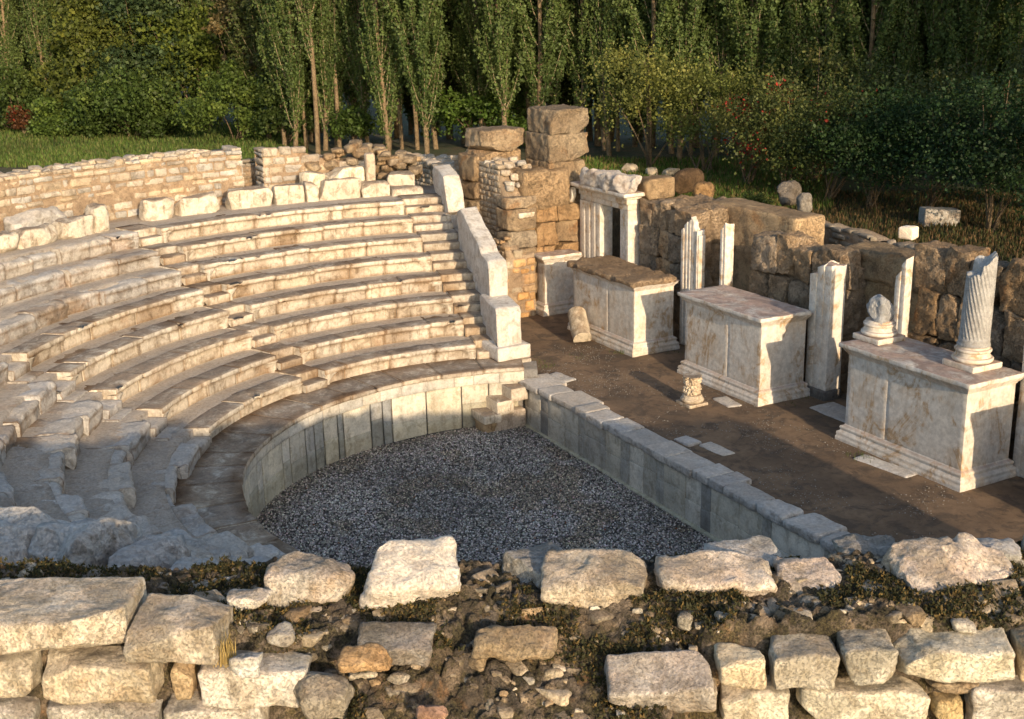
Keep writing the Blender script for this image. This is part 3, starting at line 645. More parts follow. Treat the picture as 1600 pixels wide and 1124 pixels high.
def pedestal(label, x0, x1, y0, y1, zt, z0=STAGE_Z-.05, rough_top=False, joint=True):
    o = thing('moulded_pedestal', label, 'pedestal', ((x0+x1)/2, (y0+y1)/2, z0), 'pedestals in a row along the stage')
    i = .16; bx0, bx1, by0, by1 = x0+i, x1-i, y0+i, y1-.02
    mb = MB(); h = zt-z0
    ring_profile(mb, bx0, bx1, by0, by1, [(.14, z0), (.14, z0+.14), (.115, z0+.16), (.13, z0+.20), (.12, z0+.25), (.075, z0+.27), (.065, z0+.31), (.085, z0+.34), (.07, z0+.38), (.02, z0+.40), (0, z0+.43)], .006)
    part(mb, 'base_moulding', MPED, o)
    mb = MB(); n = max(2, int((bx1-bx0)/1.3)+1); xs = np.linspace(bx0, bx1, n+1)
    for a, b in zip(xs[:-1], xs[1:]):
        pass
    jx = bx0+(bx1-bx0)*random.choice((.36, .58)) if bx1-bx0 > 1.5 else bx1
    box(mb, bx0, jx, by0, by1, z0+.40, zt-.22, .10, .006, .005, tnt(.05, .02))
    if jx < bx1: box(mb, jx+.0035, bx1, by0+.004, by1, z0+.40, zt-.22, .10, .006, .005, tnt(.05, .02))
    part(mb, 'body', MPED, o)
    mb = MB(); ring_profile(mb, bx0, bx1, by0, by1, [(0, zt-.26), (.02, zt-.235), (.025, zt-.21), (.05, zt-.19), (.08, zt-.15), (.10, zt-.10), (.13, zt-.095)], .005); part(mb, 'cornice', MPED, o)
    mb = MB()
    if rough_top: box(mb, x0+.0, x1-.05, y0+.03, y1, zt-.13, zt+.03, .045, .04, .08, (.95, .92, .88), 3.5); part(mb, 'top_slab', MROUGH, o)
    else:
        n = max(1, int((x1-x0)/1.7)+1); xs = np.linspace(x0, x1, n+1)
        box(mb, x0, x1, y0, y1, zt-.1, zt, .045, .014, .024, tnt(.07, .03), 4)
        part(mb, 'top_slab', MPED, o)
    return o
pedestal('small narrow pedestal, farthest from the viewer, against the orange ashlar', -12.15, -11.35, 6.25, 7.65, 3.07)
pedestal('pale pedestal with a rough broken dark top slab, second in the row', -9.75, -6.18, 6.14, 7.62, 3.23, rough_top=True)
pedestal('broad pale pedestal with an empty smooth top, behind the carved capital', -4.40, -1.04, 6.33, 7.87, 3.36)
pedestal('large stained pedestal carrying the two column bases', 1.50, 5.09, 6.40, 7.92, 3.40)
pedestal('pedestal standing just outside the right edge of the picture', 7.5, 11.0, 6.45, 7.95, 3.40)

# ---------------------------------------------------------------- back wall of rough ashlar with niches
def rough_wall(label, x0, x1, y0, y1, z1, courses, wid=(.5, 1.0), mat=MROUGH, topn=.22, loc=None, base=(1, 1, 1)):
    o = wall_thing('rough_stone_wall', label, ((x0+x1)/2, y0, 1.2)); mb = MB(); z = .9
    for h in courses:
        x = x0
        while x < x1-.05:
            wd = random.uniform(*wid); wd = x1-x if x1-x-wd < .3 else wd
            last = h is courses[-1] or z+h > z1-.35; y1_ = y1
            box(mb, x+.008, x+wd-.008, y0+random.uniform(-.06, .06), y0+.7, z, z+h-.012+(random.uniform(-topn, topn*.3) if z+h >= z1-.05 else 0), .04, .025, .085, tnt(.22, .1, base), 5.0, cuts=4, skew=.14); x += wd
        z += h
        if z >= z1: break
    part(mb, 'face_blocks', mat, o)
    mb = MB(); box(mb, x0+.03, x1-.03, y0+.30, y1, .8, z1-.08, .055, .05, .22, tuple(np.array(base)*.95), 2.8, cuts=7); part(mb, 'wall_core', mat, o)
    return o
rough_wall('rough brown wall between the marble doorway and the first niche', -9.1, -6.45, 8.3, 10.4, 5.05, [.7, .9, .9, .8, .85])
rough_wall('rough brown wall with a rounded top, between the two niches', -4.15, -.75, 8.45, 9.8, 4.85, [.85, .95, 1.1, 1.05])
rough_wall('dark pitted wall behind the fluted column', 1.45, 6.65, 8.5, 9.7, 5.35, [.8, .9, .75, 1.0, 1.0], base=(.85, .85, .85))
rough_wall('rough wall outside the right edge of the picture, behind the last pedestal', 6.6, 11.5, 8.5, 9.7, 5.3, [.8, .9, .75, 1.0, 1.0])
nw = wall_thing('niche_back_wall', 'smooth sandy back wall of the first niche between the marble jambs', (-5.3, 9.6, 1.2))
mb = MB(); box(mb, -7.4, -3.6, 9.5, 10.5, 1.0, 5.05, .1, .08, .05, (1.35, 1.25, 1.1), 2); part(mb, 'wall_body', MASH, nw)
nw = wall_thing('niche_back_wall', 'sandy hollowed back wall of the second niche', (.3, 9.4, 1.2))
mb = MB(); box(mb, -1.6, 2.2, 9.3, 10.3, 1.0, 4.1, .08, .2, .14, (1.2, 1.15, 1.), 1.5); box(mb, -1.5, 1.8, 9.2, 10.2, 4.0, 4.75, .07, .12, .1, (1.0, .95, .85), 2.5); part(mb, 'wall_body', MASH, nw)
mb = MB(); box(mb, -12.9, -9.0, 9.6, 10.4, 1.0, 4.6, .12, .08, .05, (.9, .85, .75), 2); tag(mb.build('niche_back_wall', MASH), 'shaded wall seen through the marble doorway', 'wall')

# ---------------------------------------------------------------- marble doorway and jambs
def fasciae(mb, x0, x1, y, z0, z1, th, n=3, step=.03, vertical=True, tint=(1, 1, 1)):
    w_ = (x1-x0)/n
    for i in range(n):
        if vertical: box(mb, x0+i*w_, x0+(i+1)*w_+.004, y+i*step, y+th+.002*i, z0, z1-.002*i, .15, .005, .002, tint)
dw = thing('marble_doorway', 'white marble door frame with moulded lintel between pedestals', 'doorway', (-10.6, 8, 1.2))
mb = MB(); fasciae(mb, -11.95, -10.85, 7.95, STAGE_Z-.05, 4.62, .5, 4, .016); part(mb, 'jamb', MPED, dw)
mb = MB(); fasciae(mb, -9.78, -9.30, 8.05, STAGE_Z-.05, 4.62, .45, 3, -.014); part(mb, 'jamb', MPED, dw)
mb = MB(); box(mb, -12.0, -9.28, 8.0, 8.4, 4.62, 4.80, .12, .01, .003); box(mb, -12.0, -9.24, 7.94, 8.4, 4.80, 4.96, .12, .01, .003); box(mb, -12.05, -9.14, 7.85, 8.4, 4.96, 5.06, .12, .03, .004); part(mb, 'lintel', MPED, dw)
mb = MB(); box(mb, -12.1, -8.95, 7.66, 8.42, 5.06, 5.18, .1, .03, .008); part(mb, 'cornice', MPED, dw)
def scroll():
    t = np.linspace(0, 1, 60); x = .10*np.sin(t*2*pi)+0; z = -.62*t+.3; mbx = MB(); P0 = np.stack([x*.9, z], 1)
    tg = np.gradient(P0, axis=0); tg /= np.linalg.norm(tg, axis=1, keepdims=True); n = np.stack([-tg[:, 1], tg[:, 0]], 1); wd = .05+.06*np.exp(-((t-0)/.15)**2)+.09*np.exp(-((t-1)/.15)**2)
    A, B_ = P0+n*wd[:, None], P0-n*wd[:, None]; V = []
    for i in range(60):
        for q, y in ((A[i], 0), (A[i], .16), (B_[i], .16), (B_[i], 0)): V.append((-12.2+q[0], 7.72+y, 4.62+q[1]))
    idx = np.arange(240).reshape(60, 4); jj = np.roll(idx, -1, 1); mbx.add(V, np.stack([idx[:-1], jj[:-1], jj[1:], idx[1:]], -1).reshape(-1, 4)); mbx.add(V[:4], [[0, 1, 2, 3]]); mbx.add(V[-4:], [[3, 2, 1, 0]]); return mbx
part(scroll(), 'console_scroll', MPED, dw, smooth=False)
mb = MB(); P, F = rock((2.5, .72, .52), .04, .08, .12, 3.6, cuts=8); mb.add(P+np.array([-10.25, 8.02, 5.40]), F, (1.02, .98, .95)); tag(mb.build('rough_marble_block', MRUIN), 'rough weathered marble block lying on top of the doorway lintel', 'marble block')

mb = MB(); box(mb, -10.25, -9.95, 9.0, 9.4, 1.2, 4.3, .12, .02, .006, (1.05, 1.05, 1.05)); tag(mb.build('marble_pilaster', MPED), 'pale marble upright standing inside the doorway', 'pilaster', 'upright marble slabs')
def jamb(label, x0, x1, y0, y1, z0, ztL, ztR, flutes=3, foot=False, amp=.03, tops=None):
    o = thing('marble_jamb', label, 'door jamb', ((x0+x1)/2, y0, z0), 'broken marble jambs of the back wall')
    mb = MB(); w_ = (x1-x0)/flutes; slopes = None if tops is None else [(tops[min(i+1, flutes-1)]-tops[max(i-1, 0)])/(2*w_) for i in range(flutes)]
    for i in range(flutes):
        zt = tops[i] if tops else ztL+(ztR-ztL)*(i+.5)/flutes+random.uniform(-.05, .05)
        P, F = rock((w_+.004, (y1-y0)-.018*i, zt-z0), .07, .006, .004, 3); P = P+np.array([x0+(i+.5)*w_, (y0+y1)/2+.009*i, (z0+zt)/2+.001*i])
        up = sm(P[:, 2], zt-.35, zt); P[:, 2] += up*(amp*4*fbm(P*4, 31)+((slopes[i] if tops else 0)*(P[:, 0]-x0-(i+.5)*w_))); P[:, 0] += up*amp*fbm(P*4, 33); mb.add(P, F, tnt(.03, .01, (1.05, 1.05, 1.05)))
    part(mb, 'shaft', MPED, o)
    if foot: mb = MB(); box(mb, x0-.04, x1+.05, y0-.04, y1+.02, z0-.28, z0, .07, .03, .02, (.35, .34, .33)); part(mb, 'foot_block', MRUIN, o)
    return o
jamb('tall moulded jamb with a pointed broken top, left side of the first niche', -6.60, -5.97, 8.0, 8.22, 1.2, 4.62, 5.0, 5, tops=[4.5, 4.62, 4.78, 4.84, 4.5])
jamb('narrow moulded jamb tucked against the taller one in the first niche', -5.96, -5.86, 8.04, 8.28, 1.2, 4.55, 4.4, 2)
jamb('plain narrow jamb on the right side of the first niche', -4.97, -4.77, 8.1, 8.40, 1.2, 4.95, 5.05, 2, tops=[4.7, 4.85])
jamb('thick moulded jamb with a chipped top between the two large pedestals', -1.30, -.62, 8.0, 8.5, 1.42, 4.30, 4.55, 3, True, tops=[4.22, 4.45, 4.5])
jamb('slim pointed jamb behind the broken column base', 1.16, 1.44, 8.28, 8.5, 1.2, 4.75, 5.15, 2, tops=[4.65, 4.95])
jamb('fluted jamb at the right edge beside the column pedestal', 4.95, 5.7, 8.0, 8.4, 1.2, 3.9, 4.1, 4)
# ---------------------------------------------------------------- columns
def lathe(mb, cx, cy, prof, n=48, tint=(1, 1, 1), amp=.004, cap=True):
    p = np.array(prof, float); th = np.linspace(0, 2*pi, n, endpoint=False); k = len(p)
    V = np.stack([p[:, None, 0]*np.cos(th), p[:, None, 0]*np.sin(th), np.repeat(p[:, 1:2], n, 1)], -1)+np.array([cx, cy, 0])
    V = V+np.stack([fbm(V*5, 1), fbm(V*5+3, 2), fbm(V*5+8, 3)], -1)*amp; idx = np.arange(k*n).reshape(k, n); j = np.roll(idx, -1, 1)
    mb.add(V.reshape(-1, 3), np.stack([idx[:-1], j[:-1], j[1:], idx[1:]], -1).reshape(-1, 4), tint)
def attic(mb, cx, cy, z0, r, tint=(1, 1, 1), plinth=True):
    if plinth: box(mb, cx-r*1.36, cx+r*1.36, cy-r*1.36, cy+r*1.36, z0, z0+.13, .07, .02, .008, tint)
    tor = lambda R_, z, h: [(R_-h/2+h/2*cos(t), z+h/2+h/2*sin(t)) for t in np.linspace(-pi/2, pi/2, 7)]
    pr_ = [(0, z0+.13)]+tor(r*1.34, z0+.13, .11)+[(r*1.16, z0+.25), (r*1.08, z0+.29), (r*1.12, z0+.32)]+tor(r*1.2, z0+.325, .085)+[(r*1.05, z0+.42), (r*1.03, z0+.45), (0, z0+.455)]
    lathe(mb, cx, cy, pr_, 40, tint)
cx_, cy_ = 4.22, 7.42
cb = thing('fluted_column', 'grey spirally fluted column shaft with broken top on a moulded base', 'column', (cx_, cy_, 3.4), 'column remains on the large pedestal')
mb = MB(); attic(mb, cx_, cy_, 3.40, .30, (1., .98, .95)); part(mb, 'column_base', MPED, cb)
nt_, nz_ = 144, 90; th = np.linspace(0, 2*pi, nt_, endpoint=False); zz = np.linspace(0, 1, nz_); TH, ZZ = np.meshgrid(th, zz)
# broken top: high on the right-hand side as seen, low notch on the left
cq = np.cos(TH-radians(62)); hgt = 1.42+.26*sm(cq, -.38, -.22)+.13*np.clip(cq+.2, 0, 1.2)+.04*np.sin(5*TH+1)
rad_ = .295-.025*ZZ; zv = 3.86+ZZ*hgt; fl = np.abs(np.sin(12*(TH+zv*1.05))); dpt = .024*(fl**.6)*sm(zv, 3.98, 4.03)
Rr = rad_-.0+.012-dpt+.02*(1-sm(zv, 3.86, 3.93)); tl = .03*(zv-3.86)
V = np.stack([cx_+Rr*np.cos(TH)+tl*.6, cy_+Rr*np.sin(TH)+tl*.3, zv], -1); idx = np.arange(nt_*nz_).reshape(nz_, nt_); j = np.roll(idx, -1, 1)
mb = MB(); mb.add(V.reshape(-1, 3), np.stack([idx[:-1], j[:-1], j[1:], idx[1:]], -1).reshape(-1, 4))
top = V[-1]; ctr = top.mean(0)-np.array([0, 0, .12]); rings = [top+(ctr-top)*q for q in (0, .3, .6, .98)]; W_ = np.array(rings); W_[1:3, :, 2] += .04*fbm(W_[1:3]*9, 5)
W_ = W_.reshape(-1, 3); ii = np.arange(4*nt_).reshape(4, nt_); jj = np.roll(ii, -1, 1); mb.add(W_, np.stack([ii[:-1], jj[:-1], jj[1:], ii[1:]], -1).reshape(-1, 4), (1.1, 1.1, 1.1))
part(mb, 'fluted_shaft', MGREY, cb)
bx_, by_ = 1.78, 7.28
bc = thing('broken_column', 'low broken grey column stump on a round moulded base', 'column', (bx_, by_, 3.4), 'column remains on the large pedestal')
mb = MB(); attic(mb, bx_, by_, 3.40, .29, (1., .98, .95)); part(mb, 'column_base', MPED, bc)
mb = MB(); P, F = rock((.56, .54, .66), .03, .10, .07, 3.2, taper=.30, squash=.1, skew=.15, cuts=11); sp = .018*np.sin(16*(np.arctan2(P[:, 1], P[:, 0])+P[:, 2]*1.6)); P[:, 0] += sp*np.sign(P[:, 0]); mb.add(P+np.array([bx_, by_, 4.08]), F, (.95, .98, 1.02)); part(mb, 'shaft_stump', MGREY, bc)
# carved capital on the floor
ccx, ccy = -2.10, 5.18
cp = thing('carved_capital', 'small carved leafy column piece standing on the brown earth', 'column fragment', (ccx, ccy, STAGE_Z))
mb = MB(); box(mb, ccx-.30, ccx+.30, ccy-.28, ccy+.28, STAGE_Z-.02, STAGE_Z+.08, .06, .03, .015, (1, .95, .88)); lathe(mb, ccx, ccy, [(0, STAGE_Z+.08), (.27, STAGE_Z+.08), (.29, STAGE_Z+.13), (.27, STAGE_Z+.17), (.23, STAGE_Z+.19), (.24, STAGE_Z+.23), (.21, STAGE_Z+.26), (0, STAGE_Z+.27)], 36, (1, .95, .88)); part(mb, 'base', MSEAT, cp)
n1, n2 = 96, 60; TH, ZZ = np.meshgrid(np.linspace(0, 2*pi, n1, endpoint=False), np.linspace(0, 1, n2)); lf = np.abs(np.sin(4*TH+(ZZ > .5)*.8))*np.abs(np.sin(pi*ZZ*2.2))
w1 = worley(np.stack([np.cos(TH)*4, np.sin(TH)*4, ZZ*6], -1), 3); Rr = .185+.03*ZZ**3+.05*lf*.6-.05*sm(w1[0], .25, .75)+.02
V = np.stack([ccx+Rr*np.cos(TH), ccy+Rr*np.sin(TH), STAGE_Z+.26+ZZ*.46], -1); idx = np.arange(n1*n2).reshape(n2, n1); j = np.roll(idx, -1, 1)
mb = MB(); mb.add(V.reshape(-1, 3), np.stack([idx[:-1], j[:-1], j[1:], idx[1:]], -1).reshape(-1, 4), (1.05, .98, .88)); t_ = V[-1]; W_ = np.concatenate([t_+(t_.mean(0)-t_)*q for q in (0, .5, .98)]); ii = np.arange(3*n1).reshape(3, n1); jj = np.roll(ii, -1, 1); mb.add(W_, np.stack([ii[:-1], jj[:-1], jj[1:], ii[1:]], -1).reshape(-1, 4))
part(mb, 'carved_drum', MSEAT, cp)
# fallen half drum
fd = thing('fallen_column_drum', 'broken rounded marble fragment leaning by the second pedestal', 'column fragment', (-8.3, 5.95, STAGE_Z))
n1, n2 = 40, 22; TH, LL = np.meshgrid(np.linspace(0, 2*pi, n1, endpoint=False), np.linspace(0, 1, n2)); Rr = .27*(1-.0*LL)+0*TH
loc_ = np.stack([np.maximum(Rr*np.cos(TH), -.10), Rr*np.sin(TH), LL*1.05], -1); loc_ = loc_+np.stack([fbm(loc_*3, 3), fbm(loc_*3+4, 4), fbm(loc_*3+9, 5)], -1)*.03
tl = radians(58); dirn = np.array([-cos(radians(20)), sin(radians(20)), 0]); ax = dirn*sin(tl)+np.array([0, 0, cos(tl)]); e1 = np.cross(ax, [0, 0, 1]); e1 /= np.linalg.norm(e1); e2 = np.cross(e1, ax)
if e2[2] < 0: e2 = -e2
V = np.array([-7.95, 5.62, STAGE_Z+.18])+loc_[..., 0:1]*e2+loc_[..., 1:2]*e1+loc_[..., 2:3]*ax*1.0
idx = np.arange(n1*n2).reshape(n2, n1); j = np.roll(idx, -1, 1); mb = MB(); mb.add(V.reshape(-1, 3), np.stack([idx[:-1], idx[1:], j[1:], j[:-1]], -1).reshape(-1, 4), (1.05, 1.0, .9))
for e, q_ in ((0, 1), (-1, 0)):
    t_ = V[e]; W_ = np.concatenate([t_+(t_.mean(0)-t_)*q for q in (0, .5, .98)]); ii = np.arange(3*n1).reshape(3, n1); jj = np.roll(ii, -1, 1); F = np.stack([ii[:-1], jj[:-1], jj[1:], ii[1:]], -1).reshape(-1, 4); mb.add(W_, F, (1, .97, .9))
part(mb, 'drum', MSEAT, fd)
# flat slabs on the stage
for lb, x0, x1, y0, y1, an in (('flat pale slab sunk in the earth behind the carved capital', -2.1, -1.35, 5.75, 6.15, -.1), ('small flat slab beside the stage wall, nearer the far end', -.3, .25, 3.35, 3.75, .1), ('longer flat slab beside the stage wall, next to the small one', .3, 1.15, 3.62, 3.98, .05),
                               ('cracked pale paving slab along the foot of the column pedestal', 2.6, 4.0, 5.98, 6.38, .12), ('flat threshold slab right of the thick chipped jamb', -.4, 1.2, 7.35, 8.1, 0), ('flat stone at the far end of the stage wall by the corner steps', -6.0, -5.2, 3.3, 3.75, .2)):
    mb = MB(); P, F = rock((x1-x0, y1-y0, .1), .07, .04, .03, 2, B=basis(an)); mb.add(P+np.array([(x0+x1)/2, (y0+y1)/2, STAGE_Z-.015]), F, tnt(.08, .03)); tag(mb.build('paving_slab', MRUIN), lb, 'paving slab', 'slabs lying on the stage')

# ---------------------------------------------------------------- top row back blocks
def tb(label, a0, a1, h, z=4.78, r=15.75, dep=.6, tint=(1, 1, 1), rad=.06, amp=.05, mat=MSEAT, lean=0):
    am = radians((a0+a1)/2); wd = radians(a1-a0)*r; mb = MB(); P, F = rock((dep, wd-.03, h*1.3), .05, rad*.7, amp*1.2, 2.2, B=basis(am+pi, 0), skew=.18, cuts=6)
    mb.add(P+np.array([(r+dep/2)*cos(am), (r+dep/2)*sin(am), z+h/2-.04]), F, tint); o = mb.build('seat_back_block', mat); return tag(o, label, 'marble block', 'blocks standing along the top row')
tb('large upright top-row block left of centre, just right of the wall end', 182.6, 187.8, .50)
tb('top-row block with a deep crack on its left side', 179.0, 182.5, .47)
tb('narrow top-row block between two cracks', 177.2, 178.9, .5)
tb('long top-row block with curved upper edge', 172.3, 177.1, .55, rad=.1)
tb('top-row block beside the far stair, lowest and squared', 168.9, 172.2, .38)
tb('wide rough top-row block left of the stair gap', 189.0, 193.6, .47, amp=.06)
tb('slanting top-row block at the left stair with a tapering foot', 193.7, 197.4, .52, rad=.12, amp=.09)
tb('upright worn top-row stone left of the middle stair', 202.6, 204.4, .62, rad=.14, amp=.12, r=15.3)
tb('broken top-row stone with a flat front, further left', 204.6, 208.6, .42, amp=.08, r=15.2)
tb('low rounded top-row stone below the long wall', 208.8, 213.6, .40, rad=.15, amp=.08, r=15.2)
tb('rounded top-row stone at the left edge of the picture', 213.8, 219, .40, rad=.16, amp=.1, r=15.2)
tb('round-topped boulder leaning on the long wall at left', 205.5, 211.5, .62, rad=.28, amp=.07, r=16.0, mat=MRUIN)
tb('pale boulder against the long wall at the far left', 213, 219, .55, rad=.25, amp=.07, r=16.0, mat=MRUIN)
tb('curved white marble slab on top above the topmost block near the far stair', 171.5, 175.6, .42, z=5.2, r=16.2, dep=.5, rad=.15, amp=.06, tint=(1.25, 1.25, 1.2))
tb('second curved white marble slab above the top row', 175.8, 178.8, .40, z=5.15, r=16.2, dep=.5, rad=.15, amp=.06, tint=(1.2, 1.2, 1.15))
tb('step-like marble block at the head of the far stair', 165.6, 168.8, .42, z=4.9, r=16.2, dep=.7)
tb('lower step-like marble block at the head of the far stair', 165.2, 168.9, .40, z=4.55, r=15.6, dep=.7)
# worn grey blocks behind the foreground wall at lower left
for lb, a_, wd, h, r_, tn in (('big grey rounded block at the lower left edge', 305.2, 1.05, .75, 13.3, (.95, .97, 1)), ('grey rounded block, second from the lower left edge', 309.2, .85, .78, 13.2, (.9, .93, .97)), ('grey boulder with a sunlit crest, between two rounded blocks', 312.4, .6, .62, 13.2, (.95, .96, 1)), ('pale grey boulder right of the rounded blocks at lower left', 315.0, .55, .55, 13.35, (1.05, 1.05, 1.08)), ('warm lit block cut off by the left edge', 302, .8, .7, 13.6, (1, .95, .85))):
    mb = MB(); P, F = rock((1.0, wd, h), .035, .16, .14, 2.4, B=basis(radians(a_)), squash=.2, skew=.2, cuts=9); mb.add(P+np.array([r_*cos(radians(a_)), r_*sin(radians(a_)), 5.05+h/2-.25]), F, tn); tag(mb.build('worn_block', MRUIN), lb, 'marble block', 'worn blocks behind the foreground wall')
mb = MB()
for i in range(60):
    a_ = radians(random.uniform(286, 302)); r_ = random.uniform(7.4, 13.2); zt = 1.8+(r_-7.3)*.42; s_ = (random.uniform(.5, 1.1), random.uniform(.5, 1.2), random.uniform(.2, .4))
    P, F = rock(s_, .06, .05, .07, 2, B=basis(a_+random.uniform(-.3, .3), random.uniform(-.2, .2)), skew=.25, cuts=9); mb.add(P+np.array([r_*cos(a_), r_*sin(a_), zt]), F, tnt(.12, .04, (.95, .97, 1)))
part(mb, 'broken_seats', MRUIN, aud)

# ================================================================== FOREGROUND WALL
WD = np.array([cos(radians(331)), sin(radians(331)), 0]); SD = np.array([-WD[1], WD[0], 0])
def SWZ(s, w_, z): return np.asarray(s)[..., None]*SD+np.asarray(w_)[..., None]*WD+np.asarray(z)[..., None]*np.array([0, 0, 1.])
fw = thing('foreground_wall', 'thick ruined wall of rubble and moss faced with cream blocks, nearest the viewer', 'wall', tuple(WD*15.3+np.array([0, 0, 3])))
Ls_ = thing  # alias kept short
ss = np.concatenate([np.linspace(-9.5, -7.5, 20)[:-1], np.arange(-7.5, -5, .035), np.arange(-5, 4.6, .022), np.arange(4.62, 7.6, .035), np.linspace(7.65, 13.2, 60)]); wv_ = np.concatenate([[13.9, 14.0], np.arange(14.2, 17.3, .022)])
S_, W_ = np.meshgrid(ss, wv_, indexing='ij')
def edge_out(S): return 15.62+.55*(sm(S, -2.0, -1.5)*(1-sm(S, .85, 1.15)))*0-.42*(sm(S, -2.1, -1.5)*(1-sm(S, .8, 1.15)))
def wall_top(S): return np.where(S > 8.3, 6.16-.03*(S-8.3)+.10*np.sin(S*2.3), 6.14+.05*np.sin(S*1.1)+.07*sm(S, 1.0, 3.0))-4*sm(S, 12.25, 12.8)  # beyond the right border the unseen crest is shaped to shade the stage floor
def fw_z(S, W_):
    P = np.stack([S, W_, S*0], -1); eo = edge_out(S); mid = sm(S, -2.1, -1.5)*(1-sm(S, .8, 1.15))
    ei = 14.50+.10*np.sin(S*.9)
    z = wall_top(S)-np.maximum(0, W_-eo)*(4.0*(1-mid)+.62*mid)-mid*np.maximum(0, W_-16.9)*3-np.maximum(0, ei-W_)*5
    z = z+.07*fbm(P*1.3, 41, 3)+.05*fbm(P*4+5, 42, 4)
    f1, f2, _ = worley(P*np.array([5.5, 6.5, 1])+.35*fbm(P*3, 7)[..., None], 5); g1, g2, _ = worley(P*np.array([13, 15, 1]), 6)
    z = z+.075*sm(f2-f1, 0, .35)*sm(fbm(P*1.1, 51), -.35, .2)+.032*sm(g2-g1, 0, .3)+.018*fbm(P*22, 61, 3)-.05*sm(fbm(P*2.3+3, 71), .2, .5)
    return np.maximum(z, 2.6)
Zf = fw_z(S_, W_); P = SWZ(S_, W_, Zf); P = P+np.stack([fbm(P*7, 81), fbm(P*7+5, 82), fbm(P*7+9, 83)], -1)*.02
f1, f2, idv = worley(np.stack([S_*5.5, W_*6.5, S_*0], -1)+.35*fbm(np.stack([S_, W_, S_*0], -1)*3, 7)[..., None], 5)
tv = (.75+.75*idv)[..., None]*np.stack([1+.1*(idv-.5), np.ones_like(idv), 1-.2*(idv-.5)], -1)
idx = np.arange(S_.size).reshape(S_.shape); mb = MB(); mb.add(P.reshape(-1, 3), np.stack([idx[:-1, :-1], idx[:-1, 1:], idx[1:, 1:], idx[1:, :-1]], -1).reshape(-1, 4)[:, ::-1], tv.reshape(-1, 3))
part(mb, 'rubble_core', MRUB, fw)
def facing(s0, s1, z0, z1, w1=15.95, dep=.42, tint=(1, 1, 1), rad=.05, amp=.03, tilt=0, yaw=0, res=.018):
    mb = MB(); P, F = rock((dep, s1-s0-.02, z1-z0-.018), res, rad*.6, amp*1.2, 4.0, nmax=56, skew=.13, cuts=5)
    B = np.stack([WD, SD, [0, 0, 1]], 1)@basis(yaw)@np.array([[cos(tilt), 0, sin(tilt)], [0, 1, 0], [-sin(tilt), 0, cos(tilt)]])
    P = P@B.T+(w1-dep/2)*WD+(s0+s1)/2*SD+np.array([0, 0, (z0+z1)/2]); mb.add(P, F, tint); part(mb, 'facing_block', MFRONT, fw)
facing(-4.45, -3.19, 6.17, 6.46, 15.97, .75, (1.05, 1, .92)); facing(-3.17, -2.47, 6.12, 6.42, 16.0, .55, (1, .95, .88), yaw=-.06, tilt=.05)
facing(-5.6, -4.47, 6.15, 6.42, 15.95, .7)
facing(-5.0, -4.72, 5.8, 6.13, 15.95); facing(-4.7, -3.9, 5.8, 6.12, 15.95, .4, (1.05, 1, .9)); facing(-3.84, -2.97, 5.78, 6.10, 15.97, .42, (1.12, 1.05, .92)); facing(-2.9, -2.72, 5.75, 6.04, 15.9, .4, (.8, .65, .45)); facing(-2.66, -1.9, 5.72, 6.03, 15.96, .42, (.98, .97, .95))
for s0, s1 in ((-4.9, -4.35), (-4.32, -3.9), (-3.86, -3.0), (-2.97, -2.2)): facing(s0, s1, 5.42, 5.74, 15.95, .4, tnt(.08, .04))
facing(-1.55, -.95, 5.95, 6.13, 15.75, .35, (.45, .45, .46), tilt=.3); facing(.3, 1.1, 5.72, 5.98, 16.05, .4, (.72, .7, .7), tilt=.35)
facing(1.12, 1.46, 5.85, 6.08, 15.95, .36, (1.0, .92, .75)); facing(1.48, 1.98, 5.81, 6.13, 15.98, .5, (.98, .95, .88)); facing(2.02, 2.41, 5.86, 6.17, 15.97, .42, (.82, .82, .78)); facing(2.44, 3.26, 5.86, 6.16, 15.97, .45, (1.0, 1.0, .9)); facing(3.29, 3.9, 5.86, 6.2, 15.95, .4, (.85, .7, .5))
facing(.9, 1.14, 5.6, 5.84, 15.92, .4, (.7, .66, .6)); facing(1.16, 1.64, 5.52, 5.84, 15.95, .4, (.98, .95, .85)); facing(1.7, 2.64, 5.5, 5.83, 15.97, .4, (1.05, 1.03, .93)); facing(2.68, 3.1, 5.74, 5.84, 15.9, .35, (.6, .5, .38)); facing(2.7, 2.95, 5.5, 5.72, 15.93, .35, (.95, .8, .5)); facing(2.98, 3.9, 5.46, 5.82, 15.95, .4)
for z0 in (5.1,):
    s = -5.2
    while s < 4.5: wd = random.uniform(.4, .9); facing(s, s+wd, z0, z0+.36, 15.93, .35, tnt(.1, .05), res=.05); s += wd
for z0, z1 in ((5.84, 6.16), (5.48, 5.82), (5.1, 5.45)):
    for a_, b_ in ((-8.6, -5.62 if z0 > 5.8 else -5.05), (3.94, 7.4)):
        s = a_
        while s < b_-.2: wd = min(random.uniform(.4, .9), b_-s); facing(s, s+wd, z0, z1, 15.95, .4, tnt(.1, .05), res=.04); s += wd
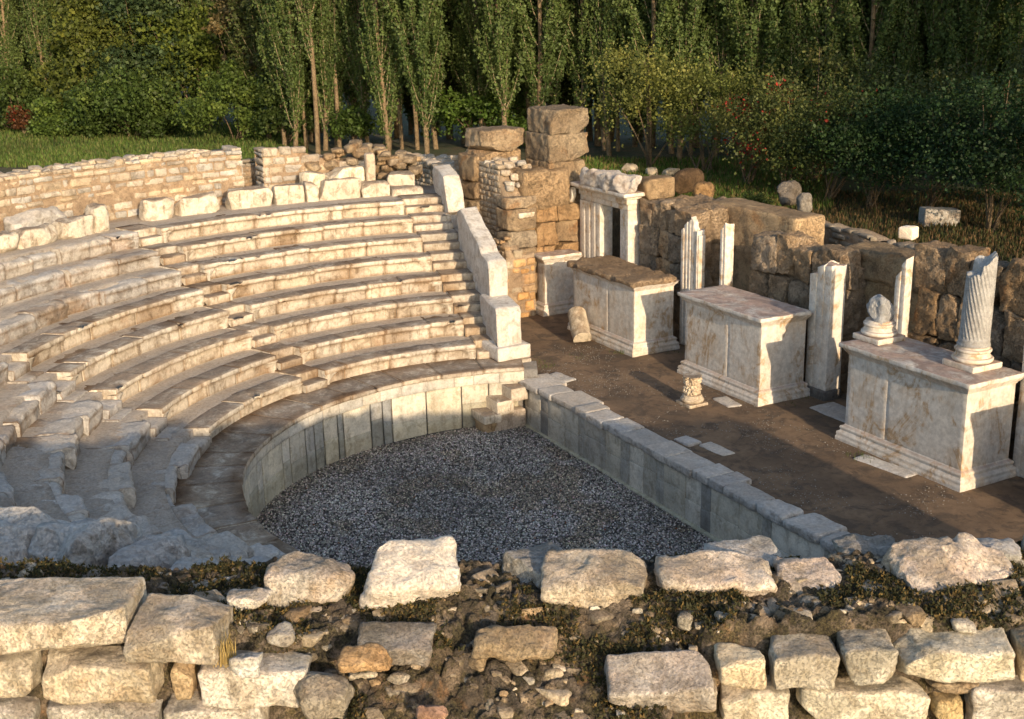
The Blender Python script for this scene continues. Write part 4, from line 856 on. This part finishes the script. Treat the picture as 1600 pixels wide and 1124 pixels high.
# stones lying along the wall top
def boulder(label, s, w_, z, size, tint=(1, 1, 1), yaw=0, tilt=0, rad=.09, amp=.06, sq=.1, mat=MFRONT, name='boulder'):
    mb = MB(); P, F = rock((size[1], size[0], size[2]), .02, rad*.5, amp*1.1, 3.6, nmax=56, squash=sq*.6+.08, skew=.25, cuts=8)
    B = np.stack([WD, SD, [0, 0, 1]], 1)@basis(yaw)@np.array([[cos(tilt), 0, sin(tilt)], [0, 1, 0], [-sin(tilt), 0, cos(tilt)]])
    mb.add(P@B.T+s*SD+w_*WD+np.array([0, 0, z]), F, tint); return tag(mb.build(name, mat), label, 'stone', 'loose stones along the top of the foreground wall')
MBOUL = stone('bright boulder marble', (.72, .66, .58), (.64, .58, .50), (.42, .33, .26), .35, scale=2, rust=.12, bump=.8, bscale=1.5, bdist=.03)
boulder('largest white boulder standing on the wall top in front of the gravel', -1.18, 14.95, 6.27, (.72, .55, .44), (1, 1, 1), yaw=.1, tilt=.35, rad=.12, amp=.07, mat=MBOUL)
boulder('flat-topped grey stone left of the white boulder', -2.02, 14.85, 6.24, (.72, .55, .26), (.8, .8, .8), tilt=.1)
boulder('lumpy stone with mossy left side, right of the white boulder', .28, 14.95, 6.24, (.80, .5, .30), (.88, .82, .74), tilt=.2)
boulder('grey slab leaning on the lumpy stone over the gravel', -.12, 14.62, 6.16, (.55, .5, .28), (.7, .74, .8), yaw=.5, rad=.1)
boulder('long pale stone in the middle of the wall top', 1.24, 14.9, 6.25, (.88, .5, .26), (.98, .92, .88), tilt=.22)
boulder('small wedge-shaped pale stone beside the long pale stone', 1.98, 14.95, 6.22, (.52, .48, .20), (1.02, .95, .92), tilt=.3, yaw=-.2)
boulder('large rough pinkish boulder at the right of the wall top', 3.10, 14.98, 6.27, (.86, .55, .28), (1.08, 1.0, .94), tilt=.25, yaw=.2, amp=.09)
boulder('grey stone peeping out behind the pinkish boulder', 3.45, 14.62, 6.28, (.5, .4, .22), (.72, .76, .82))
boulder('small grey stone at the right edge of the wall top', 3.98, 14.6, 6.34, (.42, .4, .26), (.75, .8, .86))
boulder('flat grey stone behind the wall, next to the end of the stage wall', 2.55, 14.45, 6.22, (.45, .35, .16), (.72, .76, .82))
boulder('thin grey stone behind the long pale stone', 1.55, 14.5, 6.2, (.6, .4, .16), (.75, .78, .82))
boulder('small white chip stuck in dark moss at the left', -2.42, 15.25, 6.26, (.30, .22, .10), (1, 1, 1), mat=MFRONT, tilt=.25)
boulder('white marble chunk below the moss at the left block', -2.28, 15.98, 6.10, (.22, .16, .20), (.95, 1, 1.05), mat=MFRONT, rad=.05)
boulder('small white stone in the dark moss hollow', -2.10, 15.6, 6.14, (.20, .16, .12), (.9, .92, .96), mat=MFRONT)
boulder('orange brown stone in the rubble slope', -1.45, 15.75, 6.02, (.42, .22, .12), (.80, .58, .36), tilt=.3)
boulder('flat streaked stone in the middle of the rubble', -.35, 15.6, 6.05, (.62, .3, .12), (.8, .68, .52), tilt=.35)
boulder('small reddish stone low in the rubble', -.95, 16.15, 5.80, (.22, .18, .10), (.85, .58, .46), tilt=.3)
boulder('grey brown stone low at the left of the rubble slope', -1.75, 16.0, 5.86, (.4, .35, .22), (.5, .48, .44), tilt=.3)
# many small fragments stuck in the core, part of the wall
mb = MB()
for i in range(2100):
    s = random.uniform(-4.6, 4.3) if i < 1500 else random.choice((-1, 1))*random.uniform(4.3, 7.4); w_ = random.uniform(14.55, 16.9) if -1.9 < s < 1 else random.uniform(14.55, 15.6)
    z = float(fw_z(np.array([s]), np.array([w_]))[0]); sz = random.choice([.03, .03, .04, .05, .05, .06, .08, .1, .13, .18]); sh = (sz*random.uniform(.8, 1.6), sz*random.uniform(.8, 1.6), sz*random.uniform(.5, .8))
    P, F = rock(sh, sz/3, sz*.16, sz*.18, 2/sz*.35, skew=.4, cuts=4, B=basis(random.uniform(0, 6), random.uniform(-.4, .4))); P = P+SWZ(np.array(s), np.array(w_), np.array(z-.36*sz)); mb.add(P, F, tnt(.3, .06, random.choice([(.7, .64, .55), (.5, .45, .38), (.9, .86, .78), (.42, .38, .33), (.62, .5, .36), (.8, .74, .64)])))
o = part(mb, 'rubble_fragment', MFRONT, fw); o['kind'] = 'stuff'
# moss: clumps of tiny upright leaflets in the damp hollows
N = 230000; s = rng.uniform(-6.8, 6.8, N); w_ = rng.uniform(14.5, 16.9, N); Pm = np.stack([s, w_, s*0], -1); mk = fbm(Pm*1.7+2, 91, 4)+.25*np.exp(-((s+2.2)/.5)**2)+.16*sm(s, 1, 2.5)
kp = (mk > .02) & ((w_ < 15.65) | ((s > -1.9) & (s < 1))); s, w_ = s[kp], w_[kp]; n_ = len(s); z = fw_z(s, w_)+rng.uniform(-.005, .03, n_); c0 = SWZ(s, w_, z)
d = rng.normal(0, 1, (n_, 3)); d[:, 2] = np.abs(d[:, 2])+.5; d /= np.linalg.norm(d, axis=1, keepdims=True); e = np.cross(d, rng.normal(0, 1, (n_, 3))); e /= np.linalg.norm(e, axis=1, keepdims=True)
sz = rng.uniform(.008, .024, (n_, 1)); V = np.stack([c0-e*sz*.6, c0+e*sz*.6, c0+d*sz*1.6], 1)
mc = np.where(rng.random((n_, 1)) < .3, np.array([[.16, .11, .04]]), np.array([[.05, .05, .022]]))*rng.uniform(.5, 1.4, (n_, 1)); mb = MB(); mb.add(V.reshape(-1, 3), np.arange(n_*3).reshape(-1, 3), np.repeat(mc, 3, 0))
o = mb.build('moss', MGRASS, smooth=False); o['kind'] = 'stuff'; tag(o, 'dark olive moss and litter in the hollows of the foreground wall', 'moss')
# dry grass tuft by the left block
def blades(n, cx, spread, h, col, wid=.006, lean=.5):
    base = np.asarray(cx)+rng.normal(0, 1, (n, 3))*np.array([spread, spread, 0]); hh = h*rng.uniform(.5, 1.1, (n, 1)); a = rng.random(n)*2*pi; ln = rng.uniform(0, lean, (n, 1))
    dr_ = np.stack([np.cos(a), np.sin(a), 0*a], 1); sd_ = np.stack([-np.sin(a), np.cos(a), 0*a], 1)*wid
    mid = base+dr_*hh*ln*.35+np.array([0, 0, 1])*hh*.6; tip = base+dr_*hh*ln+np.array([0, 0, 1])*hh*(1-.3*ln)
    V = np.stack([base-sd_, base+sd_, mid+sd_*.7, mid-sd_*.7, tip], 1).reshape(-1, 3); i = (np.arange(n)*5)[:, None]
    c = np.repeat(np.asarray(col)*rng.uniform(.6, 1.4, (n, 1)), 5, 0); return V, (i+np.array([[0, 1, 2, 3]])), (i+np.array([[3, 2, 4]])), c
def add_blades(mb, *a, **k):
    V, Q, T, c = blades(*a, **k); mb.V.append(V); mb.T.append(c); mb.Q.append(Q+mb.n); mb.R3.append(T+mb.n); mb.n += len(V)
mb = MB(); add_blades(mb, 46, SWZ(np.array(-2.45), np.array(15.92), np.array(6.08)), .035, .30, (.45, .33, .13), .0035, .5); tag(mb.build('grass_tuft', MGRASS, smooth=False), 'tuft of dry straw-coloured grass beside the left foreground block', 'grass tuft')

# ================================================================== BEHIND THE STAGE
def scatter_block(label, p, size, tint, mat=MRUIN, yaw=0, name='stone_block', cat='stone block', rad=.05, amp=.04, sq=0, group=None, tilt=0):
    mb = MB(); P, F = rock(size, .06, rad, amp, B=basis(yaw, tilt), squash=sq, cuts=5); mb.add(P+np.array(p)+np.array([0, 0, size[2]*.42]), F, tint); return tag(mb.build(name, mat), label, cat, group)
scatter_block('pale grey marble block lying in the shade below the dark bushes', at(1466, 352, 3.0), (.7, 1.2, .62), (.75, .75, .74), yaw=-.45, tilt=-.05)  # tint lowered so the block's shade is part of its colour
scatter_block('square brown ashlar block standing behind the doorway lintel', at(1021, 306, 5.0), (.8, 1.0, .62), (1, .92, .8), MASH, 0, 'ashlar_block')
scatter_block('white square stone on the low rubble wall behind the second niche', at(1419, 372, 4.3), (.42, .42, .34), (1.6, 1.5, 1.35), MBOUL, .3)
scatter_block('dark brown rounded stone drum in the grass behind the doorway', at(1075, 298, 3.6), (.8, 1.4, .9), (.35, .3, .25), MROUGH, .3, 'stone_drum', 'stone', .35, .08)
scatter_block('sunlit tan boulder at the edge of the grass behind the first niche', at(1100, 312, 4.3), (.6, .6, .6), (.9, .72, .5), MASH, .7, 'boulder', 'stone', .15, .1)
scatter_block('grey brown boulder right of the bushes foot, behind the wall', at(1232, 318, 3.8), (.7, .9, .8), (.3, .27, .24), MRUIN, .3, 'boulder', 'stone', .25, .1)
scatter_block('tall grey boulder leaning right of the brown one behind the wall', at(1256, 330, 3.8), (.45, .55, .65), (.45, .43, .4), MRUIN, .9, 'boulder', 'stone', .15, .1)
for i, (px, py, lb) in enumerate(((1048, 275, 'small white stone in the grass, right one of three'), (1018, 274, 'low flat white stones in the grass, middle one of three'), (984, 268, 'small grey stone in the grass, left one of three'))): scatter_block(lb, at(px, py+3, 3.0), (.5, .7, .45), (1.2, 1.15, 1.05), MWALL, i, rad=.1, amp=.08, group='stones in the grass behind the ruins')
rw = wall_thing('low_rubble_wall', 'low wall of flat grey stones behind the wall between the niches', (-4, 12.6, 3))
mbS, mbM = MB(), MB(); fr, L = straight((-6.6, 11.6), (-2.5, 11.0)); masonry(mbS, mbM, fr, L, 3.1, lambda u: 4.6+.12*nz1(u, 3, 2), (.1, .22), (.25, .6), .7, .1, .05, .03, .05, .03, .2, .06, base=(.62, .62, .6)); part(mbM, 'mortar_core', MMORT, rw); part(mbS, 'stone_facing', MWALL, rw)
rw = wall_thing('low_rubble_wall', 'low grey rubble wall under the white square stone', (0, 11.8, 3))
mbS, mbM = MB(), MB(); fr, L = straight((-2.1, 11.3), (-.7, 11.2)); masonry(mbS, mbM, fr, L, 3.1, lambda u: 4.55+.15*nz1(u, 6, 2), (.12, .25), (.25, .6), .7, .1, .05, .03, .05, .03, .2, .06, base=(.65, .65, .65)); part(mbM, 'mortar_core', MMORT, rw); part(mbS, 'stone_facing', MWALL, rw)

# ================================================================== VEGETATION
LQ = np.array([(-.5, 0, 0), (0, -.28, .03), (.5, 0, 0), (0, .28, .03)])
def leaf_mesh(mb, C, size, col, flat=0., outdir=None, vary=True):
    n = len(C); a = rng.normal(0, 1, (n, 3)); a[:, 2] *= (1-flat); a /= np.linalg.norm(a, axis=1, keepdims=True); b = rng.normal(0, 1, (n, 3))
    if outdir is not None: nrm = outdir+rng.normal(0, .75, (n, 3)); nrm /= np.linalg.norm(nrm, axis=1, keepdims=True); b = np.cross(nrm, a)
    b = b-(a*b).sum(1, keepdims=True)*a; b /= np.maximum(np.linalg.norm(b, axis=1, keepdims=True), 1e-6); c = np.cross(a, b)
    s = size*(rng.choice([.5, .7, 1., 1.3, 1.6], (n, 1), p=[.2, .3, .3, .15, .05])); V = C[:, None]+(LQ[None, :, 0:1]*a[:, None]+LQ[None, :, 1:2]*b[:, None]*1.3+LQ[None, :, 2:3]*c[:, None])*s[:, None]
    mb.add(V.reshape(-1, 3), (np.arange(n)*4)[:, None]+np.arange(4)[None], np.repeat(col, 4, 0))
def tube(mb, P, R, n=7, tint=(1, 1, 1)):
    P = np.array(P, float); R = np.array(R, float); t = np.gradient(P, axis=0); t /= np.linalg.norm(t, axis=1, keepdims=True); u = np.cross(t, [.3, .9, .1]); u /= np.linalg.norm(u, axis=1, keepdims=True); v = np.cross(t, u)
    th = np.linspace(0, 2*pi, n, endpoint=False); V = P[:, None]+(u[:, None]*np.cos(th)[None, :, None]+v[:, None]*np.sin(th)[None, :, None])*R[:, None, None]
    idx = np.arange(len(P)*n).reshape(len(P), n); j = np.roll(idx, -1, 1); mb.add(V.reshape(-1, 3), np.stack([idx[:-1], idx[1:], j[1:], j[:-1]], -1).reshape(-1, 4), tint)
def poplar(seed, H=20, W=1.7, nl=15000, clear=1.5, leaf=.15, dens=1., colr=((.13, .175, .052), (.062, .10, .03))):
    global rng
    rng = np.random.default_rng(seed); lv = MB(); tr = MB(); br = MB()
    tz = np.linspace(0, H*.93, 14); tx = .25*np.sin(tz*.35+seed); ty = .2*np.cos(tz*.28+seed*2); tube(tr, np.stack([tx-tx[0], ty-ty[0], tz], 1), .11*(1-tz/H)+.03, 8, (.62, .52, .40))
    nb = 90; C = []; 
    for i in range(nb):
        z0 = clear+(H*.92-clear)*(i/nb)**1.05*rng.uniform(.9, 1.1); a = rng.random()*2*pi; ln = rng.uniform(2.6, 5.2)*(1-.55*z0/H); out = W*(.5+.5*min(1, (z0-clear)/4+.35))*(1-.65*(z0/H)**2)*rng.uniform(.35, 1.0)
        t = np.linspace(0, 1, 6); x0, y0 = np.interp(z0, tz, tx-tx[0]), np.interp(z0, tz, ty-ty[0])
        px = x0+cos(a)*out*t**.7; py = y0+sin(a)*out*t**.7; pz = z0+ln*t; tube(br, np.stack([px, py, pz], 1), .038*(1-t*.85), 4, (.85, .80, .64))
        m = int(nl/nb); tt = rng.beta(1.8, 1.1, m); cx2 = np.interp(tt, t, px); cy2 = np.interp(tt, t, py); cz2 = np.interp(tt, t, pz)
        sp = .07+.17*np.sqrt(tt)[:, None]; C.append(np.stack([cx2, cy2, cz2], 1)+rng.normal(0, 1, (m, 3))*np.array([.8, .8, 2.4])*sp*.62)
    C = np.concatenate(C); cl = fbm(C*.9+seed, 3, 3)[:, None]; col = np.array(colr[0])*(.5+.5*cl)+np.array(colr[1])*(.5-.5*cl); col = col*rng.uniform(.6, 1.4, (len(C), 1))
    leaf_mesh(lv, C, leaf, np.clip(col, .005, 1)); return tr, br, lv
def bush(seed, W, H, nl=9000, leaf=.15, col=(.04, .07, .015), lobes=26, trunk=True, flat=.0, open_=.0, red=0, base=.15):
    global rng
    rng = np.random.default_rng(seed); lv = MB(); tr = MB(); C = []; O = []
    for i in range(lobes):
        a = rng.random()*2*pi; rr_ = W*.36*math.sqrt(rng.random()); zc = H*(base+.22+.50*rng.random()); s = rng.uniform(.2, .5)*min(W, H)*.5
        hh = 1-(rr_/(W*.5))**2*.5; c = np.array([rr_*cos(a), rr_*sin(a), zc*hh])
        m = int(nl/lobes); d = rng.normal(0, 1, (m, 3)); d /= np.linalg.norm(d, axis=1, keepdims=True); q = d*s*(rng.uniform(.55-.4*open_, 1.05, (m, 1)))*(1+.75*fbm(d*2.2+i*7+seed, 5, 4)[:, None])*np.array([1.15, 1.15, .85])
        C.append(c+q); O.append(d)
        if trunk and i < 7:
            t = np.linspace(0, 1, 6)[:, None]; b0 = np.array([rng.normal(0, .12), rng.normal(0, .12), 0]); e = b0*(1-t)+(c+np.array([0, 0, s*.4]))*t+np.array([.15*math.sin(i), .1, 0])*np.sin(t*3); tube(tr, e, (.03*W/5+.015)*(1-.75*t[:, 0]), 6, (.5, .42, .34))
    C = np.concatenate(C); O = np.concatenate(O); kp = C[:, 2] > .05; C, O = C[kp], O[kp]; n_ = len(C)
    cl = fbm(C*1.1+seed, 3, 3)[:, None]; cc_ = np.array(col)*(1+.45*cl)*rng.uniform(.55, 1.5, (n_, 1))*(1+np.array([.5, .15, 0])*np.clip(cl, 0, 1))
    if red: m = (fbm(C*1.5+seed+9, 7, 2) > .25) & (rng.random(n_) < red); cc_[m] = np.array([.30, .035, .02])*rng.uniform(.5, 1.3, (m.sum(), 1))
    leaf_mesh(lv, C, leaf, np.clip(cc_, .004, 1), outdir=O); return tr, lv
def make_tree(name, label, cat, parts_, loc, group=None, sc_=(1, 1, 1), rz=0):
    o = thing(name, label, cat, loc, group); o.scale = sc_; o.rotation_euler = (0, 0, rz)
    for nm, me, mat in parts_:
        if not me.V: continue
        ob = me.build(nm, mat, None, smooth=nm != 'crown'); ob.parent = o
    return o
def copy_tree(src, label, loc, sc_=(1, 1, 1), rz=0, group=None):
    c = src.copy(); sc.collection.objects.link(c); c['label'] = label; c.location = [float(q) for q in loc]; c.scale = sc_; c.rotation_euler = (0, 0, rz)
    if group: c['group'] = group
    for ch in list(src.children):
        d = ch.copy(); sc.collection.objects.link(d); d.parent = c
    return c
GF = 'poplars in the front row behind the ruins'; GB = 'poplars standing in the rear rows'
def gp(px, py, z=3.0): p = at(px, py, z); return (p[0], p[1], 2.95)
protos = []
def pop_parts(i, **k): tr, br, lv = poplar(i, **k); return [('trunk', tr, MBARK), ('branches', br, MBARK), ('crown', lv, MLEAF)]
front = [(20, 201, 'poplar at the far left edge behind the bushes'), (88, 201, 'poplar with a pale forked trunk at the upper left'), (165, 202, 'dark poplar rising behind the left bushes'),
 (330, 203, 'poplar peeking above the small round-topped trees'), (462, 238, 'leafy poplar just left of the bare tan trunk'), (497, 242, 'poplar with a straight tan trunk bare to the ground'),
 (531, 236, 'slim grey-trunked poplar with hardly any leaves low down'), (612, 248, 'poplar with sparse low branches above the tumbled rubble'), (668, 250, 'broad poplar with visible upright branches above the far stair'),
 (731, 230, 'poplar with a thick reddish bare trunk behind the short block pillar'), (788, 248, 'dense narrow poplar left of the tallest block pillar'), (838, 244, 'narrow poplar directly behind the tallest block pillar'),
 (897, 236, 'thin-trunked poplar just right of the tallest pillar'), (955, 244, 'poplar behind the bare-branched yellowish tree'), (1012, 250, 'leafy poplar above the doorway stones'),
 (1064, 252, 'poplar right of the yellowish tree'), (1118, 250, 'pale-branched poplar above the red-leaved bush'), (1178, 252, 'poplar left of the small gap of sky'),
 (1236, 254, 'upright poplar with light limbs behind the reddish bushes'), (1284, 256, 'poplar right of the light-limbed one'), (1340, 258, 'wide poplar in the middle of the right half'),
 (1398, 258, 'poplar above the lying grey marble block'), (1452, 260, 'poplar left of the second sky gap at the right'), (1516, 262, 'poplar with a hazy edge near the right border'), (1585, 264, 'poplar cut by the right border of the picture')]
P1 = make_tree('poplar_tree', front[0][2], 'tree', pop_parts(11, H=19, W=1.6, nl=30000), gp(*front[0][:2]), GF)
P2 = make_tree('poplar_tree', front[4][2], 'tree', pop_parts(12, H=20, W=1.5, nl=30000, clear=.6), gp(*front[4][:2]), GF)
P3 = make_tree('poplar_tree', front[8][2], 'tree', pop_parts(13, H=18, W=1.9, nl=32000, clear=1.0), gp(*front[8][:2]), GF)
P4 = make_tree('poplar_tree', front[6][2], 'tree', pop_parts(14, H=20, W=1.1, nl=8000, clear=4), gp(*front[6][:2]), GF)
P5 = make_tree('poplar_tree', front[5][2], 'tree', pop_parts(15, H=20, W=1.4, nl=15000, clear=4.5), gp(*front[5][:2]), GF)
P4.scale = (.9, .9, 1)
p = at(60, 172, 3.0); PD = make_tree('poplar_tree', 'partly hidden poplar in the rear rows, its crown showing between front poplars', 'tree', pop_parts(16, H=21, W=1.9, nl=20000, clear=.3, leaf=.2, colr=((.095, .115, .035), (.05, .07, .022))), (p[0], p[1], 2.9), GB)  # darker leaf colours here stand in for shade on the rear rows
pool = [P1, P2, P3, P2, P1, P3]
px = 440
while px < 1640:
    s_ = random.uniform(.8, 1.05); p = at(px+random.uniform(-8, 8), 236+(px-440)*.012-random.uniform(0, 5), 3.0)
    copy_tree(random.choice((P1, P2, P3)), 'partly hidden poplar in the rear rows, its crown showing between front poplars', (p[0], p[1], 2.9), (s_, s_, random.uniform(1, 1.2)), random.uniform(0, 6), GB); px += random.uniform(24, 44)
for i, (px, py, lb) in enumerate(front):
    if i in (0, 4, 5, 6, 8): continue
    src = P5 if i == 9 else (P4 if i == 12 else pool[i % 6]); s_ = random.uniform(.85, 1.12); copy_tree(src, lb, gp(px+random.uniform(-4, 4), py), (s_, s_, random.uniform(.95, 1.15)), random.uniform(0, 6), GF)
for row, (py, step, off) in enumerate(((226, 52, -60), (218, 50, -30), (212, 52, -80))):
    px = off
    while px < 1720:
        s_ = random.uniform(.95, 1.35); src = PD if random.random() < .55 else random.choice((P1, P2, P3)); p = at(px+random.uniform(-12, 12), py+px*.014+(-10 if px > 400 else -34), 3.0)
        copy_tree(src, 'partly hidden poplar in the rear rows, its crown showing between front poplars', (p[0], p[1], 2.9), (s_*1.15, s_*1.15, s_*1.05), random.uniform(0, 6), GB); px += step*random.uniform(.8, 1.15)
# round-topped small trees and shrubs on the left
def bush_tree(label, px, py, W, H, z=3.0, name='bushy_tree', cat='tree', group=None, **k):
    tr, lv = bush(random.randint(1, 9999), W, H, **k); return make_tree(name, label, cat, [('trunk', tr, MBARK), ('crown', lv, MLEAF)], gp(px, py, z), group)
GL = 'bushy trees along the meadow at left'
bush_tree('dark bushy tree at the left edge above the reddish shrub', 30, 205, 8.5, 6.2, group=GL, nl=15000, leaf=.22, col=(0.058, 0.090, 0.021), base=-.12)
bush_tree('bright green shrub between the reddish shrub and the wide dark tree', 108, 213, 5.0, 4.6, group=GL, nl=11000, leaf=.18, col=(0.079, 0.126, 0.025), base=-.12)
bush_tree('wide dark round tree left of the tree with pale forked stems', 208, 216, 8.2, 6.0, group=GL, nl=18000, leaf=.2, col=(0.058, 0.094, 0.021), base=-.1)
bush_tree('round-topped tree with pale forked stems showing beneath', 372, 222, 7.6, 5.2, group=GL, nl=17000, leaf=.18, col=(0.079, 0.121, 0.025), base=.12)
bush_tree('tall yellowish green tree behind the left bushes', 150, 206, 8.5, 10.0, group=GL, nl=11000, leaf=.26, col=(0.090, 0.111, 0.023))
bush_tree('blue-green round tree in the second line, upper left', 225, 206, 8.0, 10.2, group=GL, nl=11000, leaf=.26, col=(0.044, 0.074, 0.030))
bush_tree('yellow-green tree behind the tree with pale stems', 315, 206, 8.0, 9.4, group=GL, nl=10000, leaf=.26, col=(0.090, 0.121, 0.021))
bush_tree('brownish sparse tree left of the leafy poplar', 395, 212, 5.5, 11.5, group=GL, nl=6000, leaf=.24, col=(0.126, 0.105, 0.048), open_=.8)
bush_tree('low shrub at the foot of the bare-trunk poplars', 450, 232, 3.6, 4.6, group=GL, nl=6000, leaf=.18, col=(0.048, 0.074, 0.017))
bush_tree('green bush under the grey slim poplar', 560, 236, 3.4, 2.6, group=GL, nl=5000, leaf=.16, col=(0.063, 0.105, 0.021))
bush_tree('green bush behind the short block pillar', 762, 238, 6.0, 4.0, group=GL, nl=8000, leaf=.18, col=(0.063, 0.111, 0.019))
bush_tree('small reddish shrub low at the left edge', 38, 212, 2.4, 2.0, name='shrub', cat='shrub', nl=1800, leaf=.16, col=(0.090, 0.041, 0.018), red=.35)
bush_tree('weedy shrub growing in the gap between the two back walls', 402, 262, 1.3, 1.5, z=4.7, name='shrub', cat='shrub', nl=3500, leaf=.06, col=(0.147, 0.137, 0.042), open_=.6)
# right half
GR = 'bushes behind the stage ruins'
bush_tree('open yellowish tree with many bare twigs right of the tallest pillar', 1015, 262, 7.2, 7.4, nl=9000, leaf=.13, col=(0.143, 0.160, 0.043), open_=.9, lobes=20, group=GR)
bush_tree('second sparse yellow-green tree leaning over the doorway', 1100, 270, 5.4, 6.2, nl=7500, leaf=.12, col=(0.130, 0.152, 0.038), open_=.9, group=GR)
bush_tree('bush with orange red leaves above the niche wall', 1165, 292, 4.2, 4.8, nl=8000, leaf=.11, col=(0.101, 0.115, 0.034), red=.8, group=GR)
bush_tree('green bush with a few red leaves right of the reddest bush', 1225, 306, 4.6, 5.0, nl=9000, leaf=.11, col=(0.095, 0.115, 0.034), red=.35, group=GR)
bush_tree('dark bush in the middle of the right half behind the niches', 1292, 316, 4.8, 4.8, nl=9000, leaf=.11, col=(0.034, 0.052, 0.014), red=.05, group=GR)
bush_tree('dark green bush left of the lying marble block', 1362, 328, 4.6, 4.6, nl=9000, leaf=.11, col=(0.025, 0.052, 0.016), group=GR)
bush_tree('large dark glossy bush above the lying marble block', 1450, 334, 5.2, 5.2, nl=12000, leaf=.11, col=(0.021, 0.048, 0.016), group=GR)
bush_tree('dark overgrown bush at the right border hanging low', 1545, 362, 5.6, 5.6, nl=13000, leaf=.11, col=(0.021, 0.046, 0.016), group=GR)
bush_tree('blackish bush cut by the right border', 1640, 384, 5.5, 5.2, nl=9000, leaf=.12, col=(0.021, 0.044, 0.016), group=GR)
bush_tree('tall olive tree behind the right-hand dark bushes', 1270, 285, 6, 6.4, nl=8000, leaf=.14, col=(0.074, 0.088, 0.027), open_=.5, group=GR)
bush_tree('greyish green tall shrub behind the marble block bushes', 1400, 288, 7, 6.0, nl=9000, leaf=.14, col=(0.054, 0.074, 0.027), open_=.4, group=GR)
bush_tree('feathery olive shrub near the right border behind the dark bushes', 1560, 290, 7, 6.6, nl=9000, leaf=.14, col=(0.081, 0.095, 0.034), open_=.5, group=GR)
bush_tree('low leafy weeds at the foot of the red-leaved bush', 1180, 322, 1.6, 1.0, z=3.4, name='shrub', cat='shrub', nl=3500, leaf=.07, col=(0.121, 0.149, 0.041), trunk=False)
# trees standing beyond the right border: they shade the bushes
for px, py, s_ in ((1740, 352, .6), (1800, 330, .75), (1900, 350, .7), (1980, 335, .75), (2300, 330, .8)):
    p = at(px, py, 3.0); copy_tree(P3, 'shade tree beyond the right border', (p[0], p[1], 2.9), (1.6, 1.6, s_), px, 'trees beyond the right border')
# grass
mb = MB(); rng = np.random.default_rng(5)
def field(n, poly, h, cols, wid):
    px = rng.uniform(poly[0], poly[1], n); py = poly[2]+(poly[3]-poly[2])*rng.random(n)**1.0; P = np.array([at(a, b, 3.0) for a, b in zip(px, py)]); P[:, 2] = terr(P[:, 0], P[:, 1])
    keep = P[:, 2] > 2.5; P = P[keep]; c = np.array(cols)[rng.integers(0, len(cols), len(P))]; c *= (1+.4*fbm(P*.3, 3)[:, None])
    V, Q, T, cc = blades(len(P), P, .05, h, c, wid, .6); mb.V.append(V); mb.T.append(cc); mb.Q.append(Q+mb.n); mb.R3.append(T+mb.n); mb.n += len(V)
field(32000, (-220, 480, 196, 262), .36, [(.10, .15, .03), (.07, .12, .025), (.14, .15, .05)], .035)
field(22000, (900, 1300, 250, 330), .30, [(.10, .16, .03), (.07, .12, .02), (.20, .15, .06)], .025)
field(26000, (1200, 1800, 300, 420), .22, [(.10, .07, .032), (.055, .055, .02), (.035, .05, .015), (.14, .085, .04)], .02)
o = mb.build('grass', MGRASS, smooth=False); o['kind'] = 'stuff'; tag(o, 'green and dry grass growing around the ruins', 'grass')

mb = MB(); rng = np.random.default_rng(31)
for px, py, n, h in ((975, 553, 60, .13), (850, 573, 50, .10), (1345, 716, 50, .12), (1240, 632, 25, .07), (905, 560, 25, .07), (1150, 630, 20, .06), (1260, 620, 30, .1), (1062, 552, 20, .08), (840, 566, 40, .08)):
    p = at(px, py, STAGE_Z); add_blades(mb, n, np.array([p[0], p[1], STAGE_Z]), .14, h, (.10, .13, .03), .006, .9)
o = mb.build('weeds', MGRASS, smooth=False); o['kind'] = 'stuff'; tag(o, 'small green weeds at the feet of the pedestals and the stage wall', 'weeds')
